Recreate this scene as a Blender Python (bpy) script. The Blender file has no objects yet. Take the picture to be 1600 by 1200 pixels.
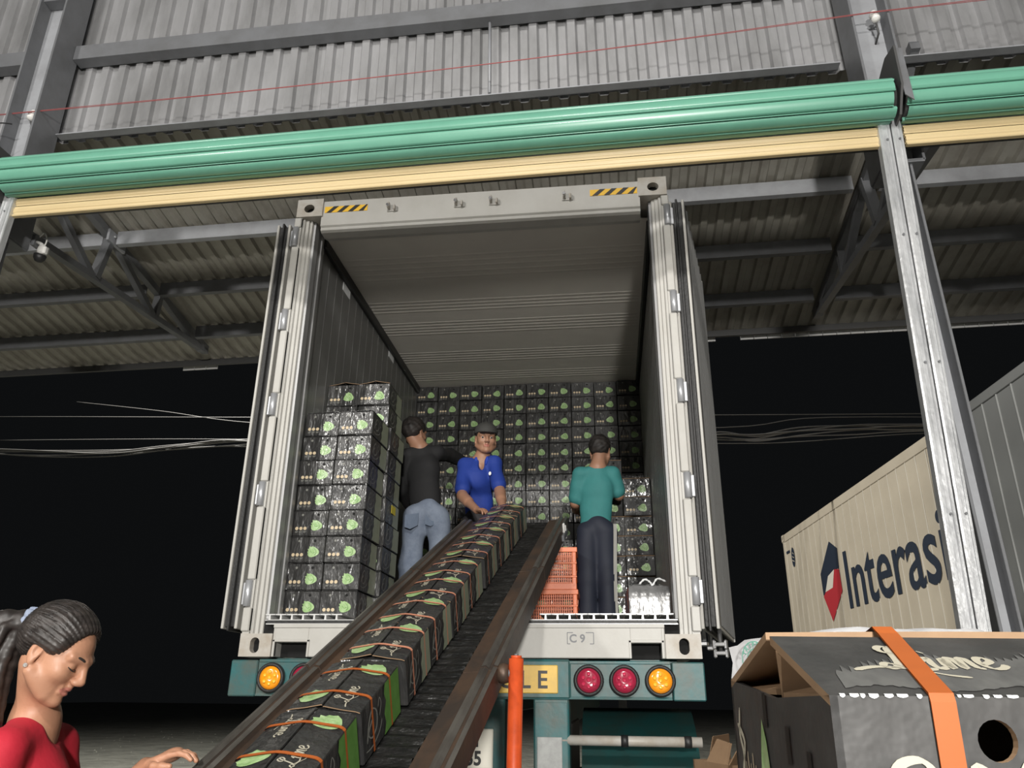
import bpy, bmesh, math, random
import numpy as np
from mathutils import Vector, Matrix, Euler

random.seed(7)
SC = bpy.context.scene
COL = SC.collection
PI = math.pi
ZB = 1.48                      # underside of the container above the ground
FL = 1.705                     # top of the container's T-bar floor

# ------------------------------------------------------------------ camera
cd = bpy.data.cameras.new('camera')
cam = bpy.data.objects.new('camera', cd)
COL.objects.link(cam)
cam.location = (0.77296, -4.20972, ZB - 0.17576)
cam.rotation_euler = (math.radians(111.78764), math.radians(-0.56367), math.radians(6.9396))
cd.sensor_fit = 'HORIZONTAL'
cd.sensor_width = 36.0
cd.lens = 1214.65 * 36.0 / 1600.0
cd.clip_start = 0.05
SC.camera = cam

# ------------------------------------------------------------------ world, lights, exposure
w = bpy.data.worlds.new('night'); SC.world = w
w.use_nodes = True
w.node_tree.nodes['Background'].inputs[0].default_value = (0.70, 0.76, 0.82, 1)
w.node_tree.nodes['Background'].inputs[1].default_value = 0.006
SC.view_settings.view_transform = 'Standard'
SC.view_settings.look = 'None'
SC.view_settings.gamma = 1
SC.view_settings.use_curve_mapping = False
SC.view_settings.exposure = 0.0

def area(name, loc, target, size, power, col=(1, 0.97, 0.92)):
    l = bpy.data.lights.new(name, 'AREA')
    l.shape = 'DISK'; l.size = size; l.energy = power; l.color = col
    o = bpy.data.objects.new(name, l); COL.objects.link(o)
    o.location = loc
    o.rotation_euler = (Vector(target) - Vector(loc)).to_track_quat('-Z', 'Y').to_euler()
    return o
area('floodlight_low', (1.85, -9.5, 2.45), (0.0, 1.0, 3.0), 0.45, 700)
area('highbay_centre', (0.5, -9.0, 7.0), (0.0, 0.0, 3.0), 0.6, 420)
area('highbay_left', (-4.4, -7.5, 5.2), (-0.5, 0.0, 3.4), 0.6, 270)
area('yard_fill', (-8.0, 8.0, 11.5), (1.0, 8.5, 1.5), 0.5, 1900)  # unseen fill light added to brighten the yard, cables and cream container

# ------------------------------------------------------------------ materials
MATS = {}
def mat(name, col, rough=0.5, metal=0.0, noise=None, bump=None, coat=0.0, spec=0.5, emit=0.0):
    """noise=(scale, second colour, amount) or with a stretch vector; bump=(scale, strength, stretch)"""
    if name in MATS: return MATS[name]
    m = bpy.data.materials.new(name); MATS[name] = m
    m.use_nodes = True
    nt = m.node_tree; b = nt.nodes['Principled BSDF']
    b.inputs['Base Color'].default_value = (*col, 1)
    b.inputs['Roughness'].default_value = rough
    b.inputs['Metallic'].default_value = metal
    b.inputs['Specular IOR Level'].default_value = spec
    b.inputs['Coat Weight'].default_value = coat
    b.inputs['Coat Roughness'].default_value = 0.12
    if emit:
        b.inputs['Emission Color'].default_value = (*col, 1)
        b.inputs['Emission Strength'].default_value = emit
    def coords(stretch):
        tc = nt.nodes.new('ShaderNodeTexCoord')
        mp = nt.nodes.new('ShaderNodeMapping')
        mp.inputs['Scale'].default_value = stretch
        oi = nt.nodes.new('ShaderNodeObjectInfo')
        mul = nt.nodes.new('ShaderNodeMath'); mul.operation = 'MULTIPLY'; mul.inputs[1].default_value = 37.0
        nt.links.new(oi.outputs['Random'], mul.inputs[0])
        cx = nt.nodes.new('ShaderNodeCombineXYZ')
        for i in range(3): nt.links.new(mul.outputs[0], cx.inputs[i])
        nt.links.new(tc.outputs['Object'], mp.inputs['Vector'])
        nt.links.new(cx.outputs[0], mp.inputs['Location'])
        return mp.outputs[0]
    if noise:
        sc, c2, amt = noise[:3]
        st = noise[3] if len(noise) > 3 else (1, 1, 1)
        n = nt.nodes.new('ShaderNodeTexNoise'); n.inputs['Scale'].default_value = sc
        n.inputs['Detail'].default_value = 6; n.inputs['Roughness'].default_value = 0.65
        nt.links.new(coords(st), n.inputs['Vector'])
        r = nt.nodes.new('ShaderNodeValToRGB')
        r.color_ramp.elements[0].position = 0.40; r.color_ramp.elements[1].position = 0.68
        r.color_ramp.elements[0].color = (0, 0, 0, 1); r.color_ramp.elements[1].color = (amt, amt, amt, 1)
        nt.links.new(n.outputs['Fac'], r.inputs[0])
        mx = nt.nodes.new('ShaderNodeMix'); mx.data_type = 'RGBA'
        mx.inputs[6].default_value = (*col, 1); mx.inputs[7].default_value = (*c2, 1)
        nt.links.new(r.outputs[0], mx.inputs[0])
        nt.links.new(mx.outputs[2], b.inputs['Base Color'])
    if bump:
        sc, st = bump[0], bump[1]
        sv = bump[2] if len(bump) > 2 else (1, 1, 1)
        n = nt.nodes.new('ShaderNodeTexNoise'); n.inputs['Scale'].default_value = sc
        n.inputs['Detail'].default_value = 3
        nt.links.new(coords(sv), n.inputs['Vector'])
        bp = nt.nodes.new('ShaderNodeBump'); bp.inputs['Strength'].default_value = st
        bp.inputs['Distance'].default_value = bump[3] if len(bump) > 3 else 0.01
        nt.links.new(n.outputs['Fac'], bp.inputs['Height'])
        nt.links.new(bp.outputs[0], b.inputs['Normal']); nt.links.new(bp.outputs[0], b.inputs['Coat Normal'])
    return m

zinc = mat('zinc_sheet', (0.42, 0.42, 0.43), 0.42, 0.55, (3.0, (0.22, 0.22, 0.22), 0.7, (1, 1, 0.35)), (9, 0.15, (1, 1, .3)))
zinc_roof = mat('zinc_roof', (0.36, 0.345, 0.30), 0.5, 0.25, (2.5, (0.21, 0.19, 0.16), 0.7))
steel = mat('painted_grey_steel', (0.16, 0.165, 0.175), 0.5, 0.2, (6, (0.10, 0.10, 0.10), 0.5))
steel_dk = mat('dark_steel', (0.07, 0.07, 0.07), 0.55, 0.3)
steel_lt = mat('pale_steel', (0.33, 0.34, 0.36), 0.45, 0.2, (5, (0.2, 0.2, 0.21), 0.5))
galv = mat('galvanised', (0.68, 0.69, 0.70), 0.35, 0.55, (14, (0.36, 0.37, 0.38), 0.8, (1, 1, .25)), (30, 0.2))
green_sh = mat('green_shutter', (0.135, 0.35, 0.255), 0.34, 0.0, (4, (0.11, 0.29, 0.21), 0.5), None, 0.1)
cream_sh = mat('cream_shutter', (0.57, 0.45, 0.25), 0.45, 0.0, (5, (0.49, 0.38, 0.20), 0.6, (.3, 1, 1)))
white_ct = mat('white_container_paint', (0.48, 0.47, 0.44), 0.45, 0.0, (4, (0.38, 0.365, 0.33), 0.5, (1, 1, .8)), (40, 0.05))
white_dirty = mat('worn_white_paint', (0.47, 0.45, 0.41), 0.45, 0.0, (9, (0.32, 0.26, 0.19), 0.65))
jamb_m = mat('brushed_jamb', (0.30, 0.30, 0.30), 0.4, 0.4, None, (20, 0.1, (1, 1, .1)))
liner = mat('stainless_liner', (0.24, 0.24, 0.235), 0.42, 0.5, (3, (0.17, 0.17, 0.165), 0.6, (1, 1, .5)), (8, 0.08))
liner_top = mat('ceiling_liner', (0.66, 0.63, 0.57), 0.55, 0.0, (2, (0.58, 0.55, 0.50), 0.6))
alu = mat('aluminium_white', (0.66, 0.66, 0.65), 0.35, 0.3)
rubber = mat('black_rubber', (0.018, 0.018, 0.018), 0.5, 0.0, None, (60, .2))
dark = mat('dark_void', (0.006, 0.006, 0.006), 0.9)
chrome = mat('zinc_plated', (0.75, 0.75, 0.76), 0.22, 0.9)
hinge_m = mat('hinge_grey', (0.46, 0.47, 0.49), 0.4, 0.4)
hz_y = mat('hazard_yellow', (0.85, 0.50, 0.03), 0.45)
black_p = mat('black_print', (0.012, 0.012, 0.012), 0.45)
paper_w = mat('white_label', (0.75, 0.76, 0.76), 0.5)
teal_p = mat('teal_trailer_paint', (0.026, 0.125, 0.13), 0.45, 0.0, (5, (0.095, 0.085, 0.065), 0.85), (25, .1))
teal_dk = mat('dark_teal_guard', (0.010, 0.052, 0.050), 0.38, 0.0, (6, (0.02, 0.035, 0.03), 0.8), (12, .15))
amber = mat('amber_lens', (0.95, 0.33, 0.01), 0.2, 0.0, None, None, 0.5)
amber_c = mat('amber_cells', (1.0, 0.55, 0.05), 0.15, 0.0, None, None, 0.6)
redl = mat('red_lens', (0.36, 0.015, 0.05), 0.2, 0.0, None, None, 0.5)
red_c = mat('red_cells', (0.62, 0.04, 0.10), 0.15, 0.0, None, None, 0.6)
plate_y = mat('yellow_plate', (0.78, 0.50, 0.08), 0.4, 0.0, (12, (0.55, 0.36, 0.08), 0.5))
plate_w = mat('white_plate', (0.72, 0.69, 0.60), 0.4)
tyre_m = mat('tyre', (0.02, 0.02, 0.02), 0.8)
carton = mat('black_carton', (0.028, 0.028, 0.028), 0.34, 0.0, (8, (0.055, 0.053, 0.05), 0.6), (14, 0.8, (1.4, 1.4, .5), .02), 0.3)
carton_dk = mat('black_carton_film', (0.05, 0.05, 0.05), 0.14, 0.0, (6, (0.10, 0.10, 0.10), 0.7), (12, 0.7, (1.3, 1.3, .6), .015), 0.6)
carton_gr = mat('carton_side_print', (0.30, 0.33, 0.24), 0.4, 0.0, (9, (0.22, 0.25, 0.17), 0.6), (12, 0.25))
carton_fg = mat('carton_charcoal', (0.042, 0.0415, 0.041), 0.42, 0.0, (18, (0.074, 0.072, 0.070), 0.7), (30, 0.18))
brush_gr = mat('brushed_grey_print', (0.125, 0.125, 0.12), 0.45, 0.0, (40, (0.065, 0.065, 0.065), 0.8, (1, .4, 1)))
kraft = mat('kraft_board', (0.33, 0.21, 0.12), 0.75, 0.0, (30, (0.25, 0.155, 0.09), 0.6))
lime_p = mat('lime_print', (0.27, 0.44, 0.17), 0.35, 0.0, (40, (0.44, 0.58, 0.32), 0.9), (30, .5, (1, 1, .5), .012), .15)
lime_d = mat('lime_print_dark', (0.09, 0.22, 0.04), 0.4, 0.0, (26, (0.14, 0.30, 0.07), 0.8))
cream_p = mat('cream_print', (0.46, 0.43, 0.34), 0.45)
dot_p = mat('dot_print', (0.62, 0.50, 0.33), 0.45)
swirl_p = mat('grey_swirl_print', (0.20, 0.20, 0.18), 0.45)
strap_m = mat('orange_strap', (0.42, 0.105, 0.022), 0.45, 0.0, (40, (0.36, 0.09, 0.02), .5, (.2, 1, 1)))
strap_s = mat('salmon_strap', (0.62, 0.27, 0.17), 0.4)
crate_m = mat('orange_crate', (0.80, 0.20, 0.07), 0.4, 0.0, (7, (0.66, 0.16, 0.06), .5))
post_m = mat('orange_paint', (0.62, 0.085, 0.02), 0.42, 0.0, (16, (0.36, 0.045, 0.012), .6))
belt_m = mat('belt_rubber', (0.011, 0.011, 0.011), 0.38, 0.0, (10, (0.028, 0.027, 0.025), .6), (18, 0.8, (1, 2, 1), .02))
rail_m = mat('rusty_rail', (0.055, 0.042, 0.035), 0.5, 0.3, (9, (0.13, 0.075, 0.045), .7, (1, .4, 1)), (14, .25))
rail_l = mat('worn_rail', (0.15, 0.14, 0.125), 0.4, 0.4, (9, (0.05, 0.04, 0.035), .8, (1, .3, 1)))
concrete = mat('concrete_floor', (0.30, 0.29, 0.27), 0.8, 0, (5, (0.2, 0.2, 0.19), .7), (25, .3))
gravel = mat('yard_ground', (0.26, 0.26, 0.22), 0.9, 0, (2.2, (0.13, 0.13, 0.11), .9), (5, .9, (1, 1, 1), .08))
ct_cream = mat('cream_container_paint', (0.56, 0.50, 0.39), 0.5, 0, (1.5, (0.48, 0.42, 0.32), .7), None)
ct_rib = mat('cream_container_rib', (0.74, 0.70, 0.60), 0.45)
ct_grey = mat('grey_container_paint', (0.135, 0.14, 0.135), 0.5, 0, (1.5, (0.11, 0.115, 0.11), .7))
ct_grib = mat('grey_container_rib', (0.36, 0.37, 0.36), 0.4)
navy_p = mat('navy_print', (0.022, 0.032, 0.052), 0.5)
red_p = mat('red_print', (0.48, 0.035, 0.045), 0.5)
cable_m = mat('grey_cable', (0.20, 0.195, 0.185), 0.5)
wire_r = mat('red_wire', (0.28, 0.07, 0.07), 0.5)
porcelain = mat('porcelain', (0.72, 0.71, 0.68), 0.2)
bag_m = mat('white_woven_bag', (0.60, 0.60, 0.61), 0.55, 0, None, (14, .5))
stamp_m = mat('green_stamp', (0.12, 0.32, 0.24), 0.6)
skin_w = mat('skin_woman', (0.46, 0.235, 0.145), 0.48, 0, (8, (0.40, 0.19, 0.115), .6), (90, .08))
skin_m = mat('skin_tan', (0.36, 0.19, 0.12), 0.5, 0, (9, (0.30, 0.155, 0.095), .6))
lip_m = mat('lips', (0.40, 0.155, 0.115), 0.4)
hair_m = mat('dark_hair', (0.012, 0.010, 0.009), 0.6, 0, (9, (0.055, 0.045, 0.04), .7, (1, 1, 4)), None)
hair_w = mat('brown_black_hair', (0.018, 0.0145, 0.013), 0.47, 0, (30, (0.05, 0.041, 0.037), .8, (1, .18, 1.6)), None)
eye_w = mat('eye_white', (0.6, 0.57, 0.53), 0.25)
eye_d = mat('eye_iris', (0.012, 0.008, 0.006), 0.2)
red_sh = mat('red_tshirt', (0.46, 0.012, 0.03), 0.8, 0, (10, (0.38, 0.009, 0.022), .6), (28, .25))
blue_sh = mat('blue_polo', (0.009, 0.036, 0.25), 0.75, 0, None, (30, .2))
teal_sh = mat('teal_tshirt', (0.035, 0.20, 0.195), 0.75, 0, (8, (0.03, 0.165, 0.165), .6), (30, .2))
teal_pr = mat('teal_tshirt_print', (0.022, 0.20, 0.21), 0.7)
black_sh = mat('black_sweatshirt', (0.010, 0.010, 0.011), 0.8, 0, None, (20, .2))
jeans_m = mat('faded_jeans', (0.22, 0.26, 0.33), 0.85, 0, (7, (0.11, 0.14, 0.20), .9), (30, .2))
navy_tr = mat('navy_trousers', (0.014, 0.018, 0.033), 0.7)
dark_tr = mat('dark_trousers', (0.03, 0.027, 0.03), 0.8)
stripe_m = mat('white_stripe', (0.55, 0.54, 0.50), 0.6)
cap_m = mat('charcoal_cap', (0.045, 0.045, 0.042), 0.8)
scrunch = mat('blue_grey_scrunchie', (0.20, 0.24, 0.33), 0.8, 0, (30, (0.30, 0.34, 0.44), .7))
shoe_m = mat('dark_shoe', (0.03, 0.03, 0.03), 0.6)
pearl = mat('earring', (0.85, 0.83, 0.8), 0.12, 0.6)

# ------------------------------------------------------------------ object helpers
def tag(o, label=None, cat=None, group=None, kind=None):
    if label: o['label'] = label
    if cat: o['category'] = cat
    if group: o['group'] = group
    if kind: o['kind'] = kind
    return o
def thing(name, label, cat, loc=(0, 0, 0), rot=(0, 0, 0), group=None):
    o = bpy.data.objects.new(name, None); COL.objects.link(o)
    o.empty_display_size = 0.1
    o.location = loc; o.rotation_euler = rot
    return tag(o, label, cat, group)
def link(name, me, parent=None, loc=(0, 0, 0), rot=(0, 0, 0)):
    o = bpy.data.objects.new(name, me); COL.objects.link(o)
    o.location = loc; o.rotation_euler = rot
    if parent: o.parent = parent
    return o
def dup(root, loc=None, rot=None, label=None, group=None):
    r = root.copy(); COL.objects.link(r)
    if loc is not None: r.location = loc
    if rot is not None: r.rotation_euler = rot
    if label: r['label'] = label
    if group: r['group'] = group
    for ch in list(root.children):
        c = ch.copy(); COL.objects.link(c); c.parent = r
        for g in list(ch.children):
            d = g.copy(); COL.objects.link(d); d.parent = c
    return r

class MB:
    def __init__(s): s.v = []; s.f = []; s.m = []; s.mats = []; s.sm = []
    def mi(s, m):
        if m not in s.mats: s.mats.append(m)
        return s.mats.index(m)
    def poly(s, pts, m, smooth=False):
        b = len(s.v); s.v += [tuple(p) for p in pts]
        s.f.append(tuple(range(b, b + len(pts)))); s.m.append(s.mi(m)); s.sm.append(smooth)
    def grid(s, rows, m, smooth=True, closed=False, cap=False):
        """rows: list of equally long point lists, bridged"""
        b = len(s.v); n = len(rows[0]); k = s.mi(m)
        for r in rows: s.v += [tuple(p) for p in r]
        for i in range(len(rows) - 1):
            for j in range(n if closed else n - 1):
                j2 = (j + 1) % n
                s.f.append((b + i*n + j, b + i*n + j2, b + (i+1)*n + j2, b + (i+1)*n + j)); s.m.append(k); s.sm.append(smooth)
        if cap:
            s.f.append(tuple(b + j for j in reversed(range(n)))); s.m.append(k); s.sm.append(False)
            e = b + (len(rows)-1)*n
            s.f.append(tuple(e + j for j in range(n))); s.m.append(k); s.sm.append(False)
    def box(s, lo, hi, m, bev=0.0, M=None):
        x0, y0, z0 = lo; x1, y1, z1 = hi
        if bev <= 0:
            P = [(x0,y0,z0),(x1,y0,z0),(x1,y1,z0),(x0,y1,z0),(x0,y0,z1),(x1,y0,z1),(x1,y1,z1),(x0,y1,z1)]
            F = [(0,3,2,1),(4,5,6,7),(0,1,5,4),(1,2,6,5),(2,3,7,6),(3,0,4,7)]
        else:
            bev = min(bev, (x1-x0)*.45, (y1-y0)*.45, (z1-z0)*.45)
            P = []; F = []
            bm = bmesh.new(); bmesh.ops.create_cube(bm, size=1)
            for v in bm.verts:
                v.co = Vector(((x0+x1)/2 + v.co.x*(x1-x0), (y0+y1)/2 + v.co.y*(y1-y0), (z0+z1)/2 + v.co.z*(z1-z0)))
            bmesh.ops.bevel(bm, geom=list(bm.edges), offset=bev, segments=1, affect='EDGES', profile=.5)
            bm.verts.index_update()
            P = [tuple(v.co) for v in bm.verts]; F = [tuple(v.index for v in f.verts) for f in bm.faces]; bm.free()
        if M is not None: P = [tuple(M @ Vector(p)) for p in P]
        b = len(s.v); s.v += P; k = s.mi(m)
        for f in F: s.f.append(tuple(b + i for i in f)); s.m.append(k); s.sm.append(False)
    def tube(s, pts, r, m, n=8, smooth=True, cap=True):
        pts = [Vector(p) for p in pts]
        rr = r if isinstance(r, (list, tuple)) else [r] * len(pts)
        rows = []; prev = None
        for i, p in enumerate(pts):
            t = (pts[min(i+1, len(pts)-1)] - pts[max(i-1, 0)]).normalized()
            if prev is None:
                a = t.cross(Vector((0, 0, 1)))
                if a.length < 1e-3: a = t.cross(Vector((1, 0, 0)))
                a.normalize()
            else:
                a = (prev - t * prev.dot(t)).normalized()
            prev = a; c = t.cross(a)
            rows.append([p + a*(rr[i]*math.cos(2*PI*j/n)) + c*(rr[i]*math.sin(2*PI*j/n)) for j in range(n)])
        s.grid(rows, m, smooth, True, cap)
    def lathe(s, prof, c, ax, m, n=20, smooth=True):
        """prof: (radius, height along ax) pairs"""
        ax = Vector(ax).normalized(); a = ax.orthogonal().normalized(); d = ax.cross(a); c = Vector(c)
        rows = [[c + ax*h + a*(r*math.cos(2*PI*j/n)) + d*(r*math.sin(2*PI*j/n)) for j in range(n)] for r, h in prof]
        s.grid(rows, m, smooth, True, True)
    def prism(s, pts, off, m):
        """planar polygon extruded by the vector off"""
        a = [Vector(p) for p in pts]; off = Vector(off); b = [p + off for p in a]
        s.poly(a[::-1], m); s.poly(b, m)
        n = len(a)
        for i in range(n): s.poly([a[i], a[(i+1) % n], b[(i+1) % n], b[i]], m)
    def hole_plate(s, O, U, V, Wd, Hd, hole, N, m, depth=.02, inner=None):
        """rectangle O..O+U*Wd+V*Hd with a real hole (list of (u,v), counter-clockwise), walls going along N"""
        O, U, V, N = Vector(O), Vector(U), Vector(V), Vector(N)
        n = len(hole); cu = sum(h[0] for h in hole)/n; cv = sum(h[1] for h in hole)/n
        out = []
        for (hu, hv) in hole:
            du, dv = hu - cu, hv - cv
            t = 1e9
            if du > 1e-9: t = min(t, (Wd - cu)/du)
            if du < -1e-9: t = min(t, -cu/du)
            if dv > 1e-9: t = min(t, (Hd - cv)/dv)
            if dv < -1e-9: t = min(t, -cv/dv)
            out.append((cu + du*t, cv + dv*t))
        P = lambda q, d=0: O + U*q[0] + V*q[1] + N*d
        cs = [(0, 0), (Wd, 0), (Wd, Hd), (0, Hd)]
        def side(q):
            if abs(q[1]) < 1e-6 and q[0] < Wd - 1e-6: return 0
            if abs(q[0] - Wd) < 1e-6 and q[1] < Hd - 1e-6: return 1
            if abs(q[1] - Hd) < 1e-6 and q[0] > 1e-6: return 2
            return 3
        for i in range(n):
            j = (i + 1) % n
            pl = [hole[i], out[i]]
            a, b2 = side(out[i]), side(out[j])
            while a != b2:
                a = (a + 1) % 4; pl.append(cs[a])
            pl += [out[j], hole[j]]
            s.poly([P(q) for q in pl], m)
            s.poly([P(hole[i]), P(hole[j]), P(hole[j], depth), P(hole[i], depth)], inner or m)
    def mesh(s, name, merge=False):
        me = bpy.data.meshes.new(name)
        me.from_pydata(s.v, [], s.f)
        for m in s.mats: me.materials.append(m)
        me.polygons.foreach_set('material_index', s.m)
        me.polygons.foreach_set('use_smooth', s.sm)
        me.update()
        return me
    def build(s, name, parent=None, loc=(0, 0, 0), rot=(0, 0, 0)):
        return link(name, s.mesh(name), parent, loc, rot)
    def xf(s, M):
        s.v = [tuple(M @ Vector(p)) for p in s.v]; return s

def circ(cu, cv, ru, rv, n=16):
    return [(cu + ru*math.cos(2*PI*i/n), cv + rv*math.sin(2*PI*i/n)) for i in range(n)]
def stadium(cu, cv, ru, rv, n=16):
    """upright slot with round ends"""
    r = min(ru, rv); q = []
    for i in range(n):
        a = 2*PI*(i + .5)/n; c, s_ = math.cos(a), math.sin(a)
        q.append((cu + r*c + (ru - r)*(1 if c > 0 else -1), cv + r*s_ + (rv - r)*(1 if s_ > 0 else -1)))
    return q
def catmull(pts, k=6):
    out = []; P = [pts[0]] + list(pts) + [pts[-1]]
    for i in range(1, len(P) - 2):
        for j in range(k):
            t = j / k
            out.append(tuple(0.5*((2*P[i][c]) + (-P[i-1][c] + P[i+1][c])*t + (2*P[i-1][c] - 5*P[i][c] + 4*P[i+1][c] - P[i+2][c])*t*t
                       + (-P[i-1][c] + 3*P[i][c] - 3*P[i+1][c] + P[i+2][c])*t**3) for c in range(len(pts[0]))))
    out.append(tuple(pts[-1])); return out
def ribbon(mb, pts, wid, O, U, V, N, m, k=5, taper=True):
    """flat printed stroke on the plane O,U,V (2-D points), lifted along N"""
    q = catmull(pts, k); n = len(q); O, U, V, N = map(Vector, (O, U, V, N)); L = []; Rr = []
    for i, p in enumerate(q):
        a = q[max(i-1, 0)]; b = q[min(i+1, n-1)]; dx, dy = b[0]-a[0], b[1]-a[1]; l = math.hypot(dx, dy) or 1
        wv = wid * (0.35 + 0.65*abs(math.sin(math.atan2(dy, dx) + .5))) if taper else wid
        if i in (0, n-1): wv *= .4
        nx, ny = -dy/l*wv/2, dx/l*wv/2
        L.append(O + U*(p[0]+nx) + V*(p[1]+ny) + N); Rr.append(O + U*(p[0]-nx) + V*(p[1]-ny) + N)
    mb.grid([L, Rr], m, False)
# hand-lettered word for the cartons (units: x-height about .35)
LIME_STROKES = [
    [(.50,.98),(.36,1.02),(.26,.92),(.30,.78),(.46,.74),(.58,.86),(.52,.99),(.42,.90),(.36,.60),(.26,.28),(.10,.16),(.02,.26),(.12,.36),(.30,.24),(.56,.12),(.78,.16)],
    [(.70,.42),(.84,.58),(.80,.30),(.84,.16),(.96,.22)],
    [(.87,.78),(.90,.80)],
    [(.96,.22),(1.06,.56),(1.04,.16),(1.12,.50),(1.22,.56),(1.22,.16),(1.32,.52),(1.42,.55),(1.42,.22),(1.52,.18)],
    [(1.56,.32),(1.76,.44),(1.74,.58),(1.62,.56),(1.56,.36),(1.64,.18),(1.80,.20),(1.92,.32)],
    [(-.50,.10),(-.10,.22),(.40,.14),(.80,-.06),(1.1,-.14)],
]
def lime_word(mb, O, U, V, N, m, wid=.09):
    for st in LIME_STROKES: ribbon(mb, st, wid, O, U, V, N, m, 4)
def blob(mb, O, U, V, N, r, m, seed=1, n=26):
    """printed lime: a rounded fruit outline with splash spikes up and left"""
    rs = random.Random(seed); O, U, V, N = map(Vector, (O, U, V, N)); pts = []
    for i in range(n):
        a = 2*PI*i/n
        sp = max(0.0, math.cos(a - 2.3))
        rr = r*(1 + .10*math.sin(3*a+seed) + (rs.uniform(-.04, .30)*sp if i % 2 else -.08*sp))
        pts.append(O + U*(rr*math.cos(a)*1.02) + V*(rr*math.sin(a)*.92) + N)
    mb.poly(pts, m)
def text_mesh(txt, size, m, bold=0.0, depth=0.0, align='LEFT'):
    c = bpy.data.curves.new('txt', 'FONT'); c.body = txt; c.size = size; c.offset = bold; c.extrude = depth
    c.align_x = align; c.resolution_u = 4
    o = bpy.data.objects.new('txt', c); COL.objects.link(o)
    dg = bpy.context.evaluated_depsgraph_get()
    me = bpy.data.meshes.new_from_object(o.evaluated_get(dg))
    bpy.data.objects.remove(o); bpy.data.curves.remove(c)
    me.materials.clear(); me.materials.append(m)
    return me
def mesh_xf(me, f):
    for v in me.vertices: v.co = f(v.co)
    me.update(); return me

# the building leans a hair against the loaded trailer
TB = math.radians(-0.9)
BM = Matrix.Translation((0, 0, 3)) @ Matrix.Rotation(TB, 4, 'Y') @ Matrix.Translation((0, 0, -3))
# ================================================================== THE SETTING
def broot(name, loc=(0, 0, 0), **k):
    o = bpy.data.objects.new(name, None); COL.objects.link(o); o.empty_display_size = .1
    o.matrix_basis = BM @ Matrix.Translation(loc)
    return tag(o, **k)

# ground and floor
mb = MB(); N = 40
mb.box((-60, -0.3, -0.3), (60, 90, 0.0), gravel)
mb.build('ground')['kind'] = 'structure'
mb = MB(); mb.box((-9, -9, -0.3), (9, -0.3, 0.012), concrete)
mb.build('floor')['kind'] = 'structure'
# loose stones on the yard that catch the light
mb = MB(); rs = random.Random(3)
for i in range(420):
    x, y, r = rs.uniform(-17, -2.5), rs.uniform(7, 24), rs.uniform(.012, .045)
    a0 = rs.uniform(0, 6)
    top = (x, y, r*.8)
    ring = [(x + r*math.cos(a0 + k*1.257)*rs.uniform(.8, 1.3), y + r*math.sin(a0 + k*1.257), -.004) for k in range(5)]
    for k in range(5): mb.poly([ring[k], ring[(k+1) % 5], top], gravel)
tag(mb.build('gravel_stones'), 'loose pale stones scattered over the dark yard ground at left', 'gravel', None, 'stuff')

def corrugated(name, parent, O, U, V, Nn, width, length, m, pitch=.125, h=.026, top=.05, slope=.014):
    """one roofing sheet; ribs run along V and stand out along Nn"""
    O, U, V, Nn = map(Vector, (O, U, V, Nn)); prof = []
    k = int(round(width / pitch))
    for i in range(k):
        u = i*pitch; f = pitch - top
        prof += [(u, 0), (u + f/2 - slope, 0), (u + f/2, h), (u + f/2 + top, h), (u + f/2 + top + slope, 0)]
    prof.append((k*pitch + .02, 0))
    mb = MB()
    a = [O + U*p[0] + Nn*p[1] for p in prof]; b = [p + V*length for p in a]
    mb.grid([a, b], m, False)
    t = Nn*.0012
    mb.grid([[p + t for p in b], [p + t for p in a]], m, False)
    return mb.build(name, parent)

def csec(mb, a, b, h, d, m, up=(0, 0, 1), out=(0, 1, 0), t=.006):
    """C purlin from a to b: web of height h, lips of depth d along out"""
    a, b, up, out = Vector(a), Vector(b), Vector(up), Vector(out)
    pr = [(0, d), (0, 0), (h, 0), (h, d), (h - t, d), (h - t, t), (t, t), (t, d)]
    A = [a + up*p[0] + out*p[1] for p in pr]; B = [b + up*p[0] + out*p[1] for p in pr]
    mb.grid([A, B], m, False, True, True)

# upper front wall of the warehouse
wall = broot('wall_front', kind='structure')
rs = random.Random(11)
for i, x0 in enumerate(range(-7, 7)):
    ov = rs.uniform(-.002, .002)
    corrugated('sheet', wall, (x0, -.33 + ov, 4.776 + rs.uniform(-.002, .004)), (1, 0, 0), (0, 0, 1), (0, -1, 0), 1.0, 3.0, zinc)
def column(cx, w_=.20):
    mb = MB()
    for s_ in (-1, 1):
        mb.box((cx + s_*w_/2 - .007, -.62, 3.9), (cx + s_*w_/2 + .007, -.40, 7.6), steel, .002)
        c2 = cx - .006*(1 if cx > 0 else -1); mb.box((c2 + s_*.042 - .007, -.60, 0), (c2 + s_*.042 + .007, -.50, 3.9), steel, .002)
    mb.box((cx - w_/2, -.515, 3.9), (cx + w_/2, -.505, 7.6), steel_lt); mb.box((c2 - .042, -.515, 0), (c2 + .042, -.505, 3.9), steel_lt)
    mb.box((cx - w_/2, -.62, 3.89), (cx + w_/2, -.40, 3.91), steel)
    c = mb.build('column', wall)
    mb = MB(); mb.box((cx - w_/2 + .007, -.6, 5.80), (cx + w_/2 - .007, -.52, 5.82), steel); mb.build('stiffener_plate', c)
    for zz in (4.92, 4.97):
        mb = MB(); mb.lathe([(.011, 0), (.011, .012)], (cx + .06, -.515, zz), (0, -1, 0), steel_lt, 8); mb.build('bolt', c)
    return c
column(-2.86); column(2.41); column(7.5); column(-7.9)
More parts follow.
